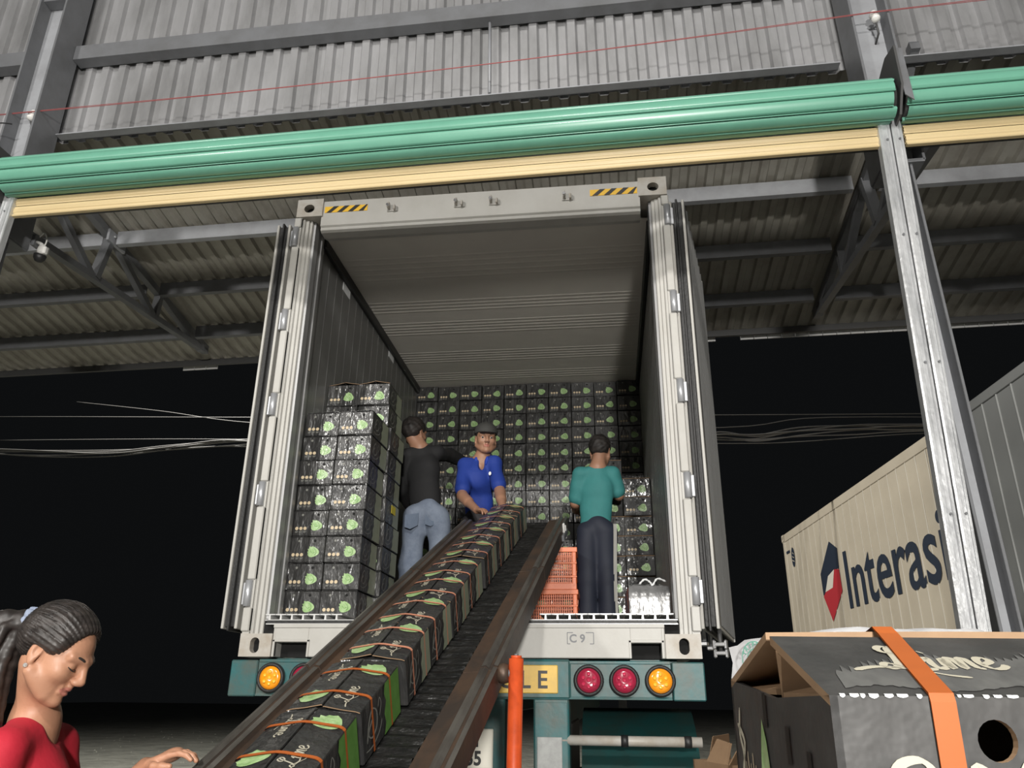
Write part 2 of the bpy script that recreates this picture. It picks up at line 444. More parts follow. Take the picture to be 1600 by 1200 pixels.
for (xa, xb) in ((-7.7, -2.97), (-2.75, 2.27), (2.5, 7.2)):
    for z, hh in ((4.772, .055), (5.40, .12), (6.3, .12)):
        mb = MB()
        if z < 5: # angle along the sheet's lower end
            mb.box((xa, -.43, z), (xb, -.365, z + .008), steel_lt); mb.box((xa, -.373, z), (xb, -.365, z + .05), steel)
        else: csec(mb, (xa, -.45, z), (xb, -.45, z), hh, .085, steel, (0, 0, 1), (0, 1, 0))
        mb.build('girt', wall)
for x in (.16,):
    mb = MB(); mb.tube([(x, -.40, 4.81), (x, -.40, 5.40)], .010, steel_lt, 6); mb.build('sag_rod', wall)
# brackets that hold the shutter axles
# canopy roof outside the opening
CE_Y, CE_Z, CS = 2.64, 4.455, .149
cz = lambda y: CE_Z + CS*(CE_Y - y)
roof = broot('ceiling', kind='structure')
L_ = math.hypot(2.94, 2.94*CS); vd = Vector((0, 2.94, -2.94*CS)).normalized(); nn = Vector((0, -vd.z, vd.y)) * -1
for x0 in range(-8, 8):
    corrugated('sheet', roof, (x0, -.30, cz(-.30) + .002*(x0 % 2)), (1, 0, 0), vd, -nn, 1.0, L_, zinc_roof)
for k, y in enumerate((.66, 1.32, 1.97)):
    for xa, xb in ((-8, -3.1), (-2.98, 2.62), (2.80, 8)):
        mb = MB(); hh = .115
        csec(mb, (xa, y, cz(y) - hh - .012), (xb, y, cz(y) - hh - .012), hh, .05, steel_lt if k == 0 else steel)  # front purlin takes the paler steel, painting in the lamplight on it
        mb.build('purlin', roof)
mb = MB(); csec(mb, (-8, 2.54, cz(2.54) - .07), (8, 2.54, cz(2.54) - .07), .06, .03, steel_dk); mb.build('purlin', roof)
for xa, xb in ((-3.45, -3.0), (-2.6, -1.4), (1.5, 1.98), (2.1, 5.5)):
    mb = MB(); n = int((xb - xa)/.125)
    for i in range(n):
        u = xa + i*.125
        mb.box((u, CE_Y - .002, CE_Z - .060), (u + .118, CE_Y + .006, CE_Z + .004 + .012*(i % 2)), alu)
    mb.build('lit_sheet_edge', roof)  # white strips stand in for light caught by the sheets' lapped ends
def truss(x):
    t = MB()
    def bar(a, b, wd=.05, hd=.05, m=steel):
        a, b = Vector(a), Vector(b); d = (b - a).normalized(); sx = Vector((1, 0, 0)); up = sx.cross(d)
        P = [a + sx*i*wd/2 + up*j*hd/2 for i, j in ((-1, -1), (1, -1), (1, 1), (-1, 1))]; Q = [p + (b - a) for p in P]
        mm = MB(); mm.grid([P, Q], m, False, True, True); return mm
    yb, zb = -.42, 4.19; yt, zt = 2.30, cz(2.3) - .055
    bz = lambda y: zb + (zt - .02 - zb)*(y - yb)/(yt - yb)
    tz = lambda y: cz(y) - .05
    root = bar((x, -.42, tz(-.42)), (x, yt, tz(yt)), .055, .06).build('truss', roof)
    for nm, a, b, wd in (('bottom_chord', (x, yb, zb), (x, yt, bz(yt)), .055), ('web_post', (x, .67, tz(.67)), (x, .58, bz(.58)), .07),
                     ('web_post', (x, 1.42, tz(1.42)), (x, 1.40, bz(1.40)), .06), ('web_post', (x, 2.2, tz(2.2)), (x, 2.2, bz(2.2) - .03), .06),
                     ('web_diagonal', (x, .70, tz(.7)), (x, 1.38, bz(1.38)), .05), ('web_diagonal', (x, 1.44, tz(1.44)), (x, 2.15, bz(2.15)), .05),
                     ('web_diagonal', (x, -.40, tz(-.4)), (x, .55, bz(.55)), .045)):
        bar(a, b, wd).build(nm, root)
    mb = MB(); mb.box((x + .03, .58, tz(.67) - .08), (x + .05, .80, tz(.67) + .02), steel_lt); mb.build('gusset_plate', root)
    for q in ((.64, -.02), (.70, -.05), (.74, -.01)):
        mb = MB(); mb.lathe([(.010, 0), (.010, .012)], (x + .05, q[0], tz(.67) + q[1]), (1, 0, 0), galv, 6); mb.build('bolt', root)
truss(-3.04); truss(2.71)

# roller shutters (wound up)
def shutter(xa, xb, label, guides):
    sh = broot('roller_shutter', (xa, -.70, 4.0), label=label, cat='shutter', group=None)
    L = xb - xa; R = .113; cy, czz = -.08, .157
    axle = MB(); axle.lathe([(R - .012, 0), (R - .012, L)], (0, cy, czz), (1, 0, 0), steel_dk, 24); dr = axle.build('drum', sh)
    ns = 9
    for k in range(ns):                                   # each wound slat: curved with a rolled lip
        a0 = PI*.62 + 2*PI*k/ns; da = 2*PI/ns; prof = []
        for j, (t, rr) in enumerate(((0.0, -.014), (.05, -.012), (.07, .0), (.13, .003), (.3, .004), (.5, .005), (.7, .004), (.86, .002), (.88, -.007), (.92, -.007), (.935, .006), (.97, .006), (1.0, -.004))):
            a = a0 + da*t; prof.append((cy + (R + rr)*math.cos(a), czz + (R + rr)*math.sin(a)))
        mb = MB(); mb.grid([[(0.012*(k % 2), p[0], p[1]) for p in prof], [(L - .01*(k % 3), p[0], p[1]) for p in prof]], green_sh, True)
        mb.build('slat', dr)
    cu = MB()                                             # hanging bottom bar and the last slats
    for j, (z0, z1) in enumerate(((.002, .056), (-.056, -.002))):
        rows = []
        for t in (0, .06, .10, .2, .35, .38, .42, .46, .6, .66, .70, .8, .92, 1):
            yy = -.012 - .010*math.sin(PI*t) + (.007 if t in (.10, .42, .70) else 0)
            rows.append((yy, z0 + (z1 - z0)*t))
        mb = MB(); mb.grid([[(0.02, p[0], p[1]) for p in rows], [(L - .02, p[0], p[1]) for p in rows]], cream_sh, True)
        mb.grid([[(0.02, p[0] + .012, p[1]) for p in rows][::-1], [(L - .02, p[0] + .012, p[1]) for p in rows][::-1]], cream_sh, True)
        mb.build('bottom_slat', sh)
    mb = MB(); mb.box((.02, -.020, -.070), (L - .02, .010, -.057), cream_sh, .004); mb.build('bottom_bar', sh)
    mb = MB(); mb.box((.02, .05, -.03), (L - .02, .08, .06), steel_dk, .004); mb.build('lintel_angle', sh)
    for gx in guides:
        mb = MB(); x0, x1 = gx
        y0 = -.045; H = 4.10
        # channel with ridged face
        prof = [(x0, .005), (x0, y0 + .006), (x0 + .008, y0), (x0 + .020, y0), (x0 + .023, y0 + .006), (x0 + .040, y0 + .006), (x0 + .043, y0),
                (x1 - .016, y0), (x1 - .012, y0 + .005), (x1 - .003, y0 + .005), (x1, y0 + .010), (x1, .005)]
        mb.grid([[(p[0], p[1], -4.0) for p in prof], [(p[0], p[1], H - 4.0) for p in prof]], galv, False)
        mb.poly([(p[0], p[1], H - 4.0) for p in prof], galv)
        mb.v = [(v[0] + .046*min(0, v[2] - .05), v[1], v[2]) for v in mb.v]
        g = mb.build('guide_channel', sh)
        for zz in (-.05, -.62, -1.3, -2.0):
            mb = MB(); mb.lathe([(.006, 0), (.006, .004)], ((x0 + x1)/2 + .046*zz, y0, zz), (0, -1, 0), steel, 6); mb.build('bolt', g)
    return sh
main = shutter(-2.66, 2.33, 'long green roller shutter wound up above the loaded container', ((-.03, .04), (4.925, 4.985)))
shutter(2.375, 7.3, 'green roller shutter at the right, beyond the dark bracket plate', ((-.045, .008), (4.90, 4.96)))
shutter(-7.9, -2.72, 'end of a green roller shutter at the left edge of the photo', ((5.12, 5.18),))
# bracket plate between the two rolls, child of the long shutter
mb = MB(); x = 2.345 + 2.66
mb.prism([(x, -.22, .40), (x, -.10, .43), (x, .06, .38), (x, .06, .02), (x, -.12, .04), (x, -.21, .16)], (.012, 0, 0), steel_dk)
mb.prism([(x + .012, -.20, .40), (x + .05, -.20, .40), (x + .05, -.20, .06), (x + .012, -.20, .10)], (0, .006, 0), steel)
bk = mb.build('axle_bracket', main)
for q in ((-.13, .15), (-.05, .23), (-.14, .22)):
    m2 = MB(); m2.lathe([(.013, 0), (.013, .02)], (x + .012, q[0], q[1]), (1, 0, 0), chrome, 6); m2.build('bolt', bk)
mb = MB(); mb.prism([(-.035, -.21, .33), (-.035, .05, .33), (-.035, .05, .0), (-.035, -.18, .05)], (-.012, 0, 0), steel_dk); mb.build('axle_bracket', main)

# shutter motor at the left end
mo = broot('shutter_motor', (-3.02, -.80, 4.42), label='pale shutter motor with loose cables at the left edge', cat='motor')
mb = MB(); mb.lathe([(.0, -.10), (.05, -.10), (.058, -.08), (.058, .06), (.045, .09), (.0, .09)], (-.06, 0, -.02), (1, 0, 0), porcelain, 18); mb.build('motor_body', mo)
mb = MB(); mb.box((-.02, -.03, -.12), (.10, .05, -.06), steel, .006); mb.box((.0, .0, -.06), (.03, .04, .16), steel_dk, .004); mb.build('mount_bracket', mo)
for k, pts in enumerate((((-.06, -.02, .05), (-.10, -.04, .15), (-.2, -.02, .20), (-.4, .0, .17)), ((0, 0, .05), (.03, -.03, .14), (-.08, -.03, .22), (-.35, .05, .23)),
                         ((.02, -.02, .02), (.10, -.03, .10), (.16, .05, .19), (.2, .1, .22)))):
    mb = MB(); mb.tube(catmull(pts, 5), .007 if k < 2 else .004, porcelain if k == 1 else rubber, 6); mb.build('cable', mo)
# insulators and the red twin wire
def insulator(loc, label):
    r_ = broot('wire_insulator', loc, label=label, cat='insulator')
    mb = MB(); mb.lathe([(.0, -.04), (.02, -.04), (.026, -.03), (.016, -.018), (.016, -.008), (.028, 0), (.028, .01), (.015, .018), (.022, .03), (.012, .042), (0, .042)], (0, 0, 0), (0, .3, 1), porcelain, 16); mb.build('insulator_body', r_)
    mb = MB(); mb.tube([(0, 0, -.05), (.01, .02, -.11), (.01, .10, -.13)], .006, steel_dk, 6); mb.build('hook', r_)
insulator((-2.83, -.56, 4.83), 'white porcelain insulator on the left steel column')
insulator((2.44, -.60, 4.93), 'white ribbed porcelain insulator on the right steel column')
mb = MB()
for dz in (0, .018):
    pts = [(-4.2, -.58, 4.83 + dz), (-2.83, -.59, 4.83 + dz*.3)]
    for i in range(1, 12):
        t = i/12; pts.append((-2.83 + 5.27*t, -.59 - .04*t, 4.83 + .10*t - .05*4*t*(1-t)*(1 + dz*8) + dz*.6))
    pts += [(2.44, -.63, 4.93 + dz*.3), (4.2, -.62, 4.97 + dz), (6.5, -.6, 5.02)]
    mb.tube(pts, .0022, wire_r, 5)
o = mb.build('red_wire'); o.matrix_basis = BM; tag(o, 'thin red twin wire strung between the porcelain insulators', 'wire')
# security camera under the canopy at left
sc_ = broot('security_camera', (-2.68, -.36, 3.90), label='small white and black security camera under the canopy at left', cat='camera')
mb = MB(); mb.tube([(-.07, 0, .09), (-.02, -.01, .06), (0, -.02, .04)], .012, porcelain, 8); mb.box((-.085, -.03, .05), (-.06, .03, .13), steel, .004); mb.build('bracket', sc_)
mb = MB(); mb.lathe([(0, -.02), (.030, -.02), (.034, 0), (.030, .03), (0, .034)], (.01, -.02, .0), (.3, -.2, 1), porcelain, 16); mb.box((.02, -.05, -.03), (.05, -.02, .02), porcelain, .006); mb.build('housing', sc_)
mb = MB(); mb.lathe([(0, -.055), (.020, -.05), (.034, -.03), (.037, -.005), (.03, 0)], (.0, -.02, -.02), (.3, -.2, 1), rubber, 16); mb.build('dome', sc_)
mb = MB(); mb.tube(catmull([(-.07, .01, .12), (-.03, .0, .15), (.01, -.01, .09), (0, -.01, .03)], 5), .005, porcelain, 6); mb.build('cable', sc_)
# ================================================================== THE LOADED CONTAINER
ct = thing('refrigerated_container', 'open white refrigerated container being loaded with black lime cartons', 'container', (0, 0, ZB))
HW, HT = 1.219, 2.896
IW = 1.135                                  # inner half width
ICZ = 4.25 - ZB                             # inner ceiling
def cast(x0, z0, mirror, top):
    mb = MB(); W_, H_ = .178, (.135 if top else .118)
    hole = circ(.085, .062, .036, .032) if top else stadium(.085, .058, .026, .040)
    if mirror: hole = [(W_ - h[0], h[1]) for h in hole][::-1]
    mb.hole_plate((x0, -.012, z0), (1, 0, 0), (0, 0, 1), W_, H_, hole, (0, 1, 0), white_dirty, .05, white_dirty)
    mb.poly([(x0 + h[0], .038, z0 + h[1]) for h in hole], dark)
    # block behind and around
    for lo, hi in (((x0, -.012, z0), (x0, .15, z0 + H_)), ((x0 + W_, -.012, z0), (x0 + W_, .15, z0 + H_))):
        mb.poly([(lo[0], lo[1], lo[2]), (lo[0], hi[1], lo[2]), (lo[0], hi[1], hi[2]), (lo[0], lo[1], hi[2])], white_dirty)
    for zz in (z0, z0 + H_):
        mb.poly([(x0, -.012, zz), (x0 + W_, -.012, zz), (x0 + W_, .15, zz), (x0, .15, zz)], white_dirty)
    mb.poly([(x0, .15, z0), (x0 + W_, .15, z0), (x0 + W_, .15, z0 + H_), (x0, .15, z0 + H_)], white_dirty)
    mb.build('corner_casting', ct)
cast(-HW, HT - .125, False, True); cast(HW - .178, HT - .125, True, True)
cast(-HW, 0, False, False); cast(HW - .178, 0, True, False)
for s in (-1, 1):                            # stepped corner posts
    P = lambda x, y: (s*x, y)
    pr = [P(HW, .0), P(1.180, .0), P(1.180, .016), P(1.166, .016), P(1.160, .030), P(1.142, .030), P(1.138, .042), P(1.122, .042), P(1.118, .055), P(1.112, .14), P(HW, .14)]
    mb = MB(); mb.grid([[(p[0], p[1], .118) for p in pr], [(p[0], p[1], HT - .12) for p in pr]], white_ct, False, True, True)
    post = mb.build('corner_post', ct)
    # hinge line: white leaf bars with grey hinge barrels between
    zs = [4.10, 3.49, 2.92, 2.37, 1.81]
    edges = [HT - .13] + [q for z in zs for q in (z - ZB + .075, z - ZB - .075)] + [.13]
    for a, b in zip(edges[0::2], edges[1::2]):
        mb = MB(); mb.box((min(s*1.180, s*1.226), -.012, b), (max(s*1.180, s*1.226), .03, a), white_ct, .005); mb.build('hinge_bar', post)
    for z in zs:
        mb = MB(); mb.lathe([(.021, -.07), (.021, .07)], (s*1.212, -.004, z - ZB), (0, 0, 1), hinge_m, 12)
        mb.box((min(s*1.212, s*1.25), .004, z - ZB - .06), (max(s*1.212, s*1.25), .016, z - ZB + .06), hinge_m, .003)
        mb.build('hinge', post)
    # jamb, gasket and inner wall lining
    mb = MB()
    q = [(1.122, .058), (1.104, .062), (1.100, .12), (1.112, .125), (1.112, .19), (1.104, .195), (1.108, .235), (1.12, .245), (1.12, .28), (IW, .30)]
    mb.grid([[(s*p[0], p[1], .20) for p in q], [(s*p[0], p[1], ICZ + .02) for p in q]], jamb_m, False); mb.build('jamb', ct)
    mb = MB(); q = []
    y = .30
    while y < 11.5:                          # shallow vertical ribs in the lining
        q += [(0, y), (0, y + .142), (.0025, y + .146), (.0025, y + .150), (0, y + .154)]; y += .155
    mb.grid([[(s*(IW - p[0]), p[1], .215) for p in q], [(s*(IW - p[0]), p[1], ICZ) for p in q]], liner, False)
    mb.build('side_lining', ct)
    mb = MB(); mb.box((min(s*IW, s*(IW - .035)), .26, ICZ - .075), (max(s*IW, s*(IW - .035)), 11.5, ICZ), black_p, .008); mb.build('top_corner_strip', ct)
    mb = MB(); mb.box((min(s*1.15, s*HW), .14, .02), (max(s*1.15, s*HW), 12.1, HT - .01), white_ct); mb.build('side_panel', ct)
for zz, yy in ((4.145, .74), (4.160, 2.02)):  # stickers on the left lining
    mb = MB(); mb.box((-IW + .0005, yy, zz - ZB - .035), (-IW + .0035, yy + .16, zz - ZB + .03), paper_w); mb.build('sticker', ct)
mb = MB()                                    # header
pr = [(0, HT - .008), (0, HT - .195), (.012, HT - .205), (.012, HT - .225), (.03, HT - .235), (.10, HT - .235), (.16, HT - .215), (.24, ICZ + .005), (.24, HT - .008)]
mb.grid([[(-HW + .17, p[0], p[1]) for p in pr], [(HW - .17, p[0], p[1]) for p in pr]], white_ct, False, True, True)
hd = mb.build('header', ct)
for xa, xb in ((-1.03, -.735), (.735, 1.035)):
    mb = MB(); z0, z1 = 4.278 - ZB, 4.325 - ZB; mb.box((xa, -.0025, z0), (xb, -.0005, z1), hz_y)
    n = 4; d = (xb - xa)/n
    for i in range(n):
        a = xa + d*(i + .18); w2 = d*.46; sk = .05
        pts = [(a, -.004, z0), (a + w2, -.004, z0), (min(a + w2 + sk, xb), -.004, z1), (min(a + sk, xb), -.004, z1)]
        mb.poly(pts, black_p)
    mb.build('hazard_sticker', hd)
for x in (-.565, -.115, .115, .59):          # cam keepers for the locking bars
    mb = MB(); mb.box((x - .035, -.008, 2.775), (x + .035, 0, 2.815), white_ct, .003)
    mb.box((x - .028, -.04, 2.785), (x - .012, -.006, 2.83), white_dirty, .004); mb.box((x + .012, -.035, 2.775), (x + .026, -.006, 2.812), white_dirty, .004)
    mb.lathe([(.010, 0), (.010, .02)], (x - .02, -.055, 2.80), (0, 1, 0), chrome, 8); mb.build('cam_keeper', hd)
mb = MB(); mb.box((-HW + .05, .14, HT - .06), (HW - .05, 12.1, HT - .012), white_ct); mb.build('roof_panel', ct)
mb = MB(); q = [(.24, 0)]                    # ceiling with the grouped cross grooves
for ys, n, st in ((.56, 5, .075), (1.24, 4, .055), (1.62, 5, .055), (2.24, 5, .055), (2.75, 4, .055), (3.4, 5, .07)):
    for i in range(n):
        yy = ys + i*st; q += [(yy, 0), (yy + .006, -.002), (yy + .022, -.002), (yy + .028, 0)]
q.append((11.5, 0))
mb.grid([[(-IW, p[0], ICZ + p[1]) for p in q], [(IW, p[0], ICZ + p[1]) for p in q]], liner_top, False); mb.build('ceiling_panel', ct)
mb = MB(); mb.box((-IW, 11.5, .15), (IW, 11.6, ICZ), liner); mb.build('end_wall', ct)
mb = MB()                                    # sill with the two fork recesses
segs = [(-HW + .178, -1.025), (-.845, .87), (1.022, HW - .178)]
for a, b in segs: mb.box((a, 0, 0.0), (b, .10, .165), white_ct, .004)
for a, b in ((-1.025, -.845), (.87, 1.022)):
    mb.box((a - .002, 0, .075), (b + .002, .10, .165), white_ct)
    mb.box((a - .002, .09, 0), (b + .002, .10, .08), dark)
mb.box((-HW + .178, -.006, .148), (HW - .178, .0, .168), white_ct, .002)
sill = mb.build('sill', ct)
for a, b in ((-1.025, -.845), (.87, 1.022)):
    mb = MB(); mb.box((a - .012, -.007, 0), (a, .02, .088), white_ct, .002); mb.box((b, -.007, 0), (b + .012, .02, .088), white_ct, .002); mb.box((a - .012, -.007, .076), (b + .012, .02, .09), white_ct, .002)
    mb.build('recess_frame', sill)
mb = MB(); mb.box((-1.09, .006, .170), (1.11, .05, .190), rubber, .003); mb.box((-1.09, .0, .166), (1.11, .05, .171), alu); mb.box((-1.09, .0, .187), (1.11, .05, .191), alu)
mb.build('threshold_rail', sill)
me = mesh_xf(text_mesh('C 9', .055, steel, .0015), lambda c: Vector((c.x, -.001, c.y))); link('painted_mark', me, sill, (.555, 0, .078))
mb = MB()
for a, b in (((.545, .07), (.545, .125)), ((.68, .07), (.68, .125))):
    mb.box((a[0] - .002, -.0012, a[1]), (a[0] + .002, -.0004, b[1]), steel)
for x0, x1, z in ((.545, .56, .07), (.66, .68, .07), (.545, .575, .125), (.64, .68, .125)): mb.box((x0, -.0012, z - .002), (x1, -.0004, z + .002), steel)
mb.build('painted_bracket', sill)
# T-bar floor: white aluminium sections, open ends towards the doors
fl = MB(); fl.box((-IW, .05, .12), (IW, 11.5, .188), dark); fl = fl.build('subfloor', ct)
pitch = .0635; n = int(2*IW/pitch)
mb = MB(); tz_ = FL - ZB
pr = [(.0, .190), (.060, .190), (.060, .193), (.036, .195), (.034, tz_ - .006), (.0605, tz_ - .005), (.0605, tz_), (.0, tz_), (.0, tz_ - .005), (.026, tz_ - .007), (.024, .195), (0, .193)]
mb.grid([[(p[0], .0, p[1]) for p in pr], [(p[0], 11.4, p[1]) for p in pr]], alu, False, True)
mb.poly([(p[0], 0, p[1]) for p in pr], alu)
tme = mb.mesh('tbar')
for i in range(n):
    if i in (7, 8, 23): continue             # gaps where the drain slots are
    link('t_bar', tme, fl, (-IW + .01 + i*pitch, .052, 0))
# doors swung back along the sides
def door(s, ang):
    H0, H1 = 1.625 - ZB, 4.215 - ZB; Wd = 1.10; T = .085
    d = thing('door', None, None); d.parent = ct
    d.location = (s*(1.262 if s > 0 else 1.296), .015, 0); d.rotation_euler = (0, 0, ang)
    # local: x away from the container side, y back along it
    X = lambda a, b: (min(s*a, s*b), max(s*a, s*b))
    def bx(nm, a, b, y0, y1, z0, z1, m, bev=.003, par=d):
        x0, x1 = X(a, b); mb = MB(); mb.box((x0, y0, z0), (x1, y1, z1), m, bev); return mb.build(nm, par)
    bx('outer_skin', -.035, -.018, 0, Wd, H0, H1, white_ct)
    bx('core', -.016, .040, .012, Wd - .012, H0 + .01, H1 - .01, rubber)
    bx('inner_edge', .042, .058, 0, Wd, H0, H1, white_ct)
    bx('seal', .005, .018, -.012, Wd, H0 - .012, H1 + .004, rubber)
    q = []; y = .02                            # ribbed inner lining
    while y < Wd - .08:
        q += [(.060, y), (.060, y + .085), (.068, y + .092), (.068, y + .104), (.060, y + .111)]; y += .12
    q.append((.060, Wd - .02))
    mb = MB(); mb.grid([[(s*p[0], p[1], H0 + .02) for p in q], [(s*p[0], p[1], H1 - .02) for p in q]], liner, False); mb.build('ribbed_lining', d)
    bx('outer_edge_strip', .045, .066, Wd - .006, Wd + .006, H0, H1, white_ct)
    for yy in (.30, .72):
        mb = MB(); mb.tube([(-s*.055, yy, H0 - .05), (-s*.055, yy, H1 + .04)], .014, galv, 8)
        for zz in (H0 - .055, H1 + .045):
            mb.box((-s*.055 - .022, yy - .03, zz - .012), (-s*.055 + .022, yy + .03, zz + .012), chrome, .005)
        mb.build('locking_bar', d)
    mb = MB()
    for k, (yy, zz) in enumerate(((.0, -.075), (.03, -.115))):
        mb.box((s*.03 - .008, yy - .012, H0 + zz - .010), (s*.03 + .056, yy + .012, H0 + zz + .010), chrome, .004)
        for xx in (-.008, .05): mb.box((s*.03 + xx - .008, yy - .014, H0 + zz - .024), (s*.03 + xx + .008, yy + .014, H0 + zz + .022), chrome, .005)
    mb.tube([(s*.03 + .02, .05, H0 - .12), (s*.03 + .02, .05, H0)], .012, steel_dk, 6)
    if s > 0: mb.build('lower_lock_cam', d)
    return d
door(-1, math.radians(1.0)); door(1, math.radians(-11.5))

# ================================================================== TRAILER
tr = thing('container_trailer', 'dusty teal semi-trailer chassis carrying the open white container', 'trailer', (0, 0, 0))
mb = MB(); pr = [(0.0, 1.462), (0.0, 1.30), (-.006, 1.286), (.06, 1.286), (.10, 1.30), (.10, 1.462)]
mb.grid([[(-1.10, p[0], p[1]) for p in pr], [(1.06, p[0], p[1]) for p in pr]], teal_p, False, True, True); bump_ = mb.build('rear_beam', tr)
for a, b in ((-1.255, -1.105), (1.065, 1.225)):
    mb = MB(); mb.box((a, -.004, 1.283), (b, .10, 1.464), teal_p, .006); mb.build('beam_end', tr)
mb = MB(); mb.box((-1.10, -.004, 1.452), (1.06, .03, 1.468), teal_p, .003); mb.box((-.08, -.012, 1.283), (.56, .02, 1.475), teal_p, .012); mb.build('plate_panel', tr)
def lamp(x, lm, cm):
    z = 1.375
    mb = MB(); mb.lathe([(.076, 0), (.076, .018), (.070, .026), (.060, .026), (.058, .012), (0, .010)], (x, 0.0, z), (0, -1, 0), rubber, 28); r_ = mb.build('tail_lamp', tr)
    mb = MB(); mb.lathe([(.058, .0), (.058, .016), (.04, .022), (0, .024)], (x, -.004, z), (0, -1, 0), lm, 28); mb.build('lens', r_)
    mb = MB()
    for i, (dx, dz) in enumerate([(a*.027, b*.030 + (.012 if a else 0)) for a in (-1, 0, 1) for b in (-1, 0, 1)]):
        if math.hypot(dx, dz) > .046: continue
        mb.lathe([(.010, 0), (.0095, .006), (.006, .009), (0, .010)], (x + dx, -.024, z + dz), (0, -1, 0), cm, 10)
    mb.build('lens_cells', r_)
lamp(-1.022, amber, amber_c); lamp(-.842, redl, red_c); lamp(-.655, redl, red_c)
lamp(.650, redl, red_c); lamp(.828, redl, red_c); lamp(1.005, amber, amber_c)
mb = MB(); mb.box((-.03, -.020, 1.312), (.495, -.012, 1.446), plate_y, .008); pl = mb.build('marker_plate', tr)
me = mesh_xf(text_mesh('C L E', .118, black_p, .002), lambda c: Vector((c.x*.95, -.0212, c.y))); link('plate_lettering', me, pl, (.192, 0, 1.337))
for a, b in ((.37, .548), (-.06, .225)):
    mb = MB(); mb.box((a, .0, .62), (b, .16, 1.29), teal_p, .008)
    mb.box((a + .01, -.003, .70), (b - .01, .0, 1.27), teal_p, .002); mb.build('upright', tr)
mb = MB(); mb.box((.388, -.008, .95), (.512, -.003, 1.112), mat('dull_reflector', (0.36, 0.37, 0.36), .4, 0, (18, (.2, .2, .2), .6)), .004); rf = mb.build('reflector_patch', tr)
mb = MB(); mb.box((-.16, -.016, .965), (.17, -.008, 1.145), plate_w, .008); mb.box((-.155, -.0175, .97), (.165, -.016, 1.14), plate_w, .008); lp = mb.build('licence_plate', tr)
me = mesh_xf(text_mesh('1', .10, black_p, .003), lambda c: Vector((c.x, -.0185, c.y))); link('plate_lettering', me, lp, (.063, 0, 1.065))
me = mesh_xf(text_mesh('35', .088, black_p, .003), lambda c: Vector((c.x*.9, -.0185, c.y))); link('plate_lettering', me, lp, (.035, 0, .982))
for s in (1, -1):                             # mudguards, bar, wheels
    xa, xb = (.60, 1.19) if s > 0 else (-1.19, -.60)
    rows = []
    for i in range(13):
        a = PI*(-.02 + 1.04*i/12); rows.append((.62 - .58*math.cos(a), .62 + .62*math.sin(a)))
    mb = MB(); mb.grid([[(xa, p[0], p[1]) for p in rows], [(xb, p[0], p[1]) for p in rows]], teal_dk, True)
    mb.grid([[(xa, p[0]*.985 + .01, p[1]*.985) for p in rows][::-1], [(xb, p[0]*.985 + .01, p[1]*.985) for p in rows][::-1]], teal_dk, True)
    mg = mb.build('mudguard', tr)
    mb = MB(); mb.tube([(s*.50, .02, 1.098), (s*1.19, .02, 1.098)], .024, white_dirty, 12); br = mb.build('guard_bar', tr)
    for x in (.80, 1.105):
        mb = MB(); mb.lathe([(.028, 0), (.028, .035)], (s*x, .02, 1.098), (1, 0, 0), rubber, 12); mb.build('clamp', br)
    for yw_ in (.62, 1.95):
        mb = MB(); cx = .92*s
        mb.lathe([(.22, -.24), (.40, -.235), (.50, -.20), (.515, -.12), (.515, .12), (.50, .20), (.40, .235), (.22, .24)], (cx, yw_, .50), (1, 0, 0), tyre_m, 32)
        wh = mb.build('wheel', tr)
        mb = MB(); mb.lathe([(.0, -.10), (.10, -.12), (.12, -.06), (.20, -.08), (.24, -.19), (.26, -.19), (.26, .19), (.20, .08), (.0, .1)], (cx, yw_, .50), (1, 0, 0), steel, 20); mb.build('rim', wh)
    mb = MB(); mb.box((min(s*.38, s*.50), .10, 1.12), (max(s*.38, s*.50), 11.8, 1.44), teal_p, .01); mb.build('chassis_rail', tr)
mb = MB(); mb.tube([(-1.0, .62, .50), (1.0, .62, .50)], .06, steel_dk, 10); mb.tube([(-1.0, 1.95, .50), (1.0, 1.95, .50)], .06, steel_dk, 10)
for s in (-1, 1): mb.box((s*.46 - .05, .5, .48), (s*.46 + .05, 2.1, 1.15), steel_dk, .01)
mb.build('axle', tr)
mb = MB(); mb.box((-1.1, .10, 1.40), (1.1, .35, 1.478), teal_p); mb.box((-1.1, 6, 1.40), (1.1, 6.3, 1.478), teal_p); mb.box((-1.1, 11.5, 1.40), (1.1, 11.8, 1.478), teal_p); mb.build('cross_member', tr)
for s in (-1, 1):
    mb = MB(); mb.box((s*.9 - .06, 8.6, 0.0), (s*.9 + .06, 8.75, 1.42), steel, .01); mb.box((s*.9 - .14, 8.55, 0), (s*.9 + .14, 8.8, .03), steel); mb.build('landing_leg', tr)

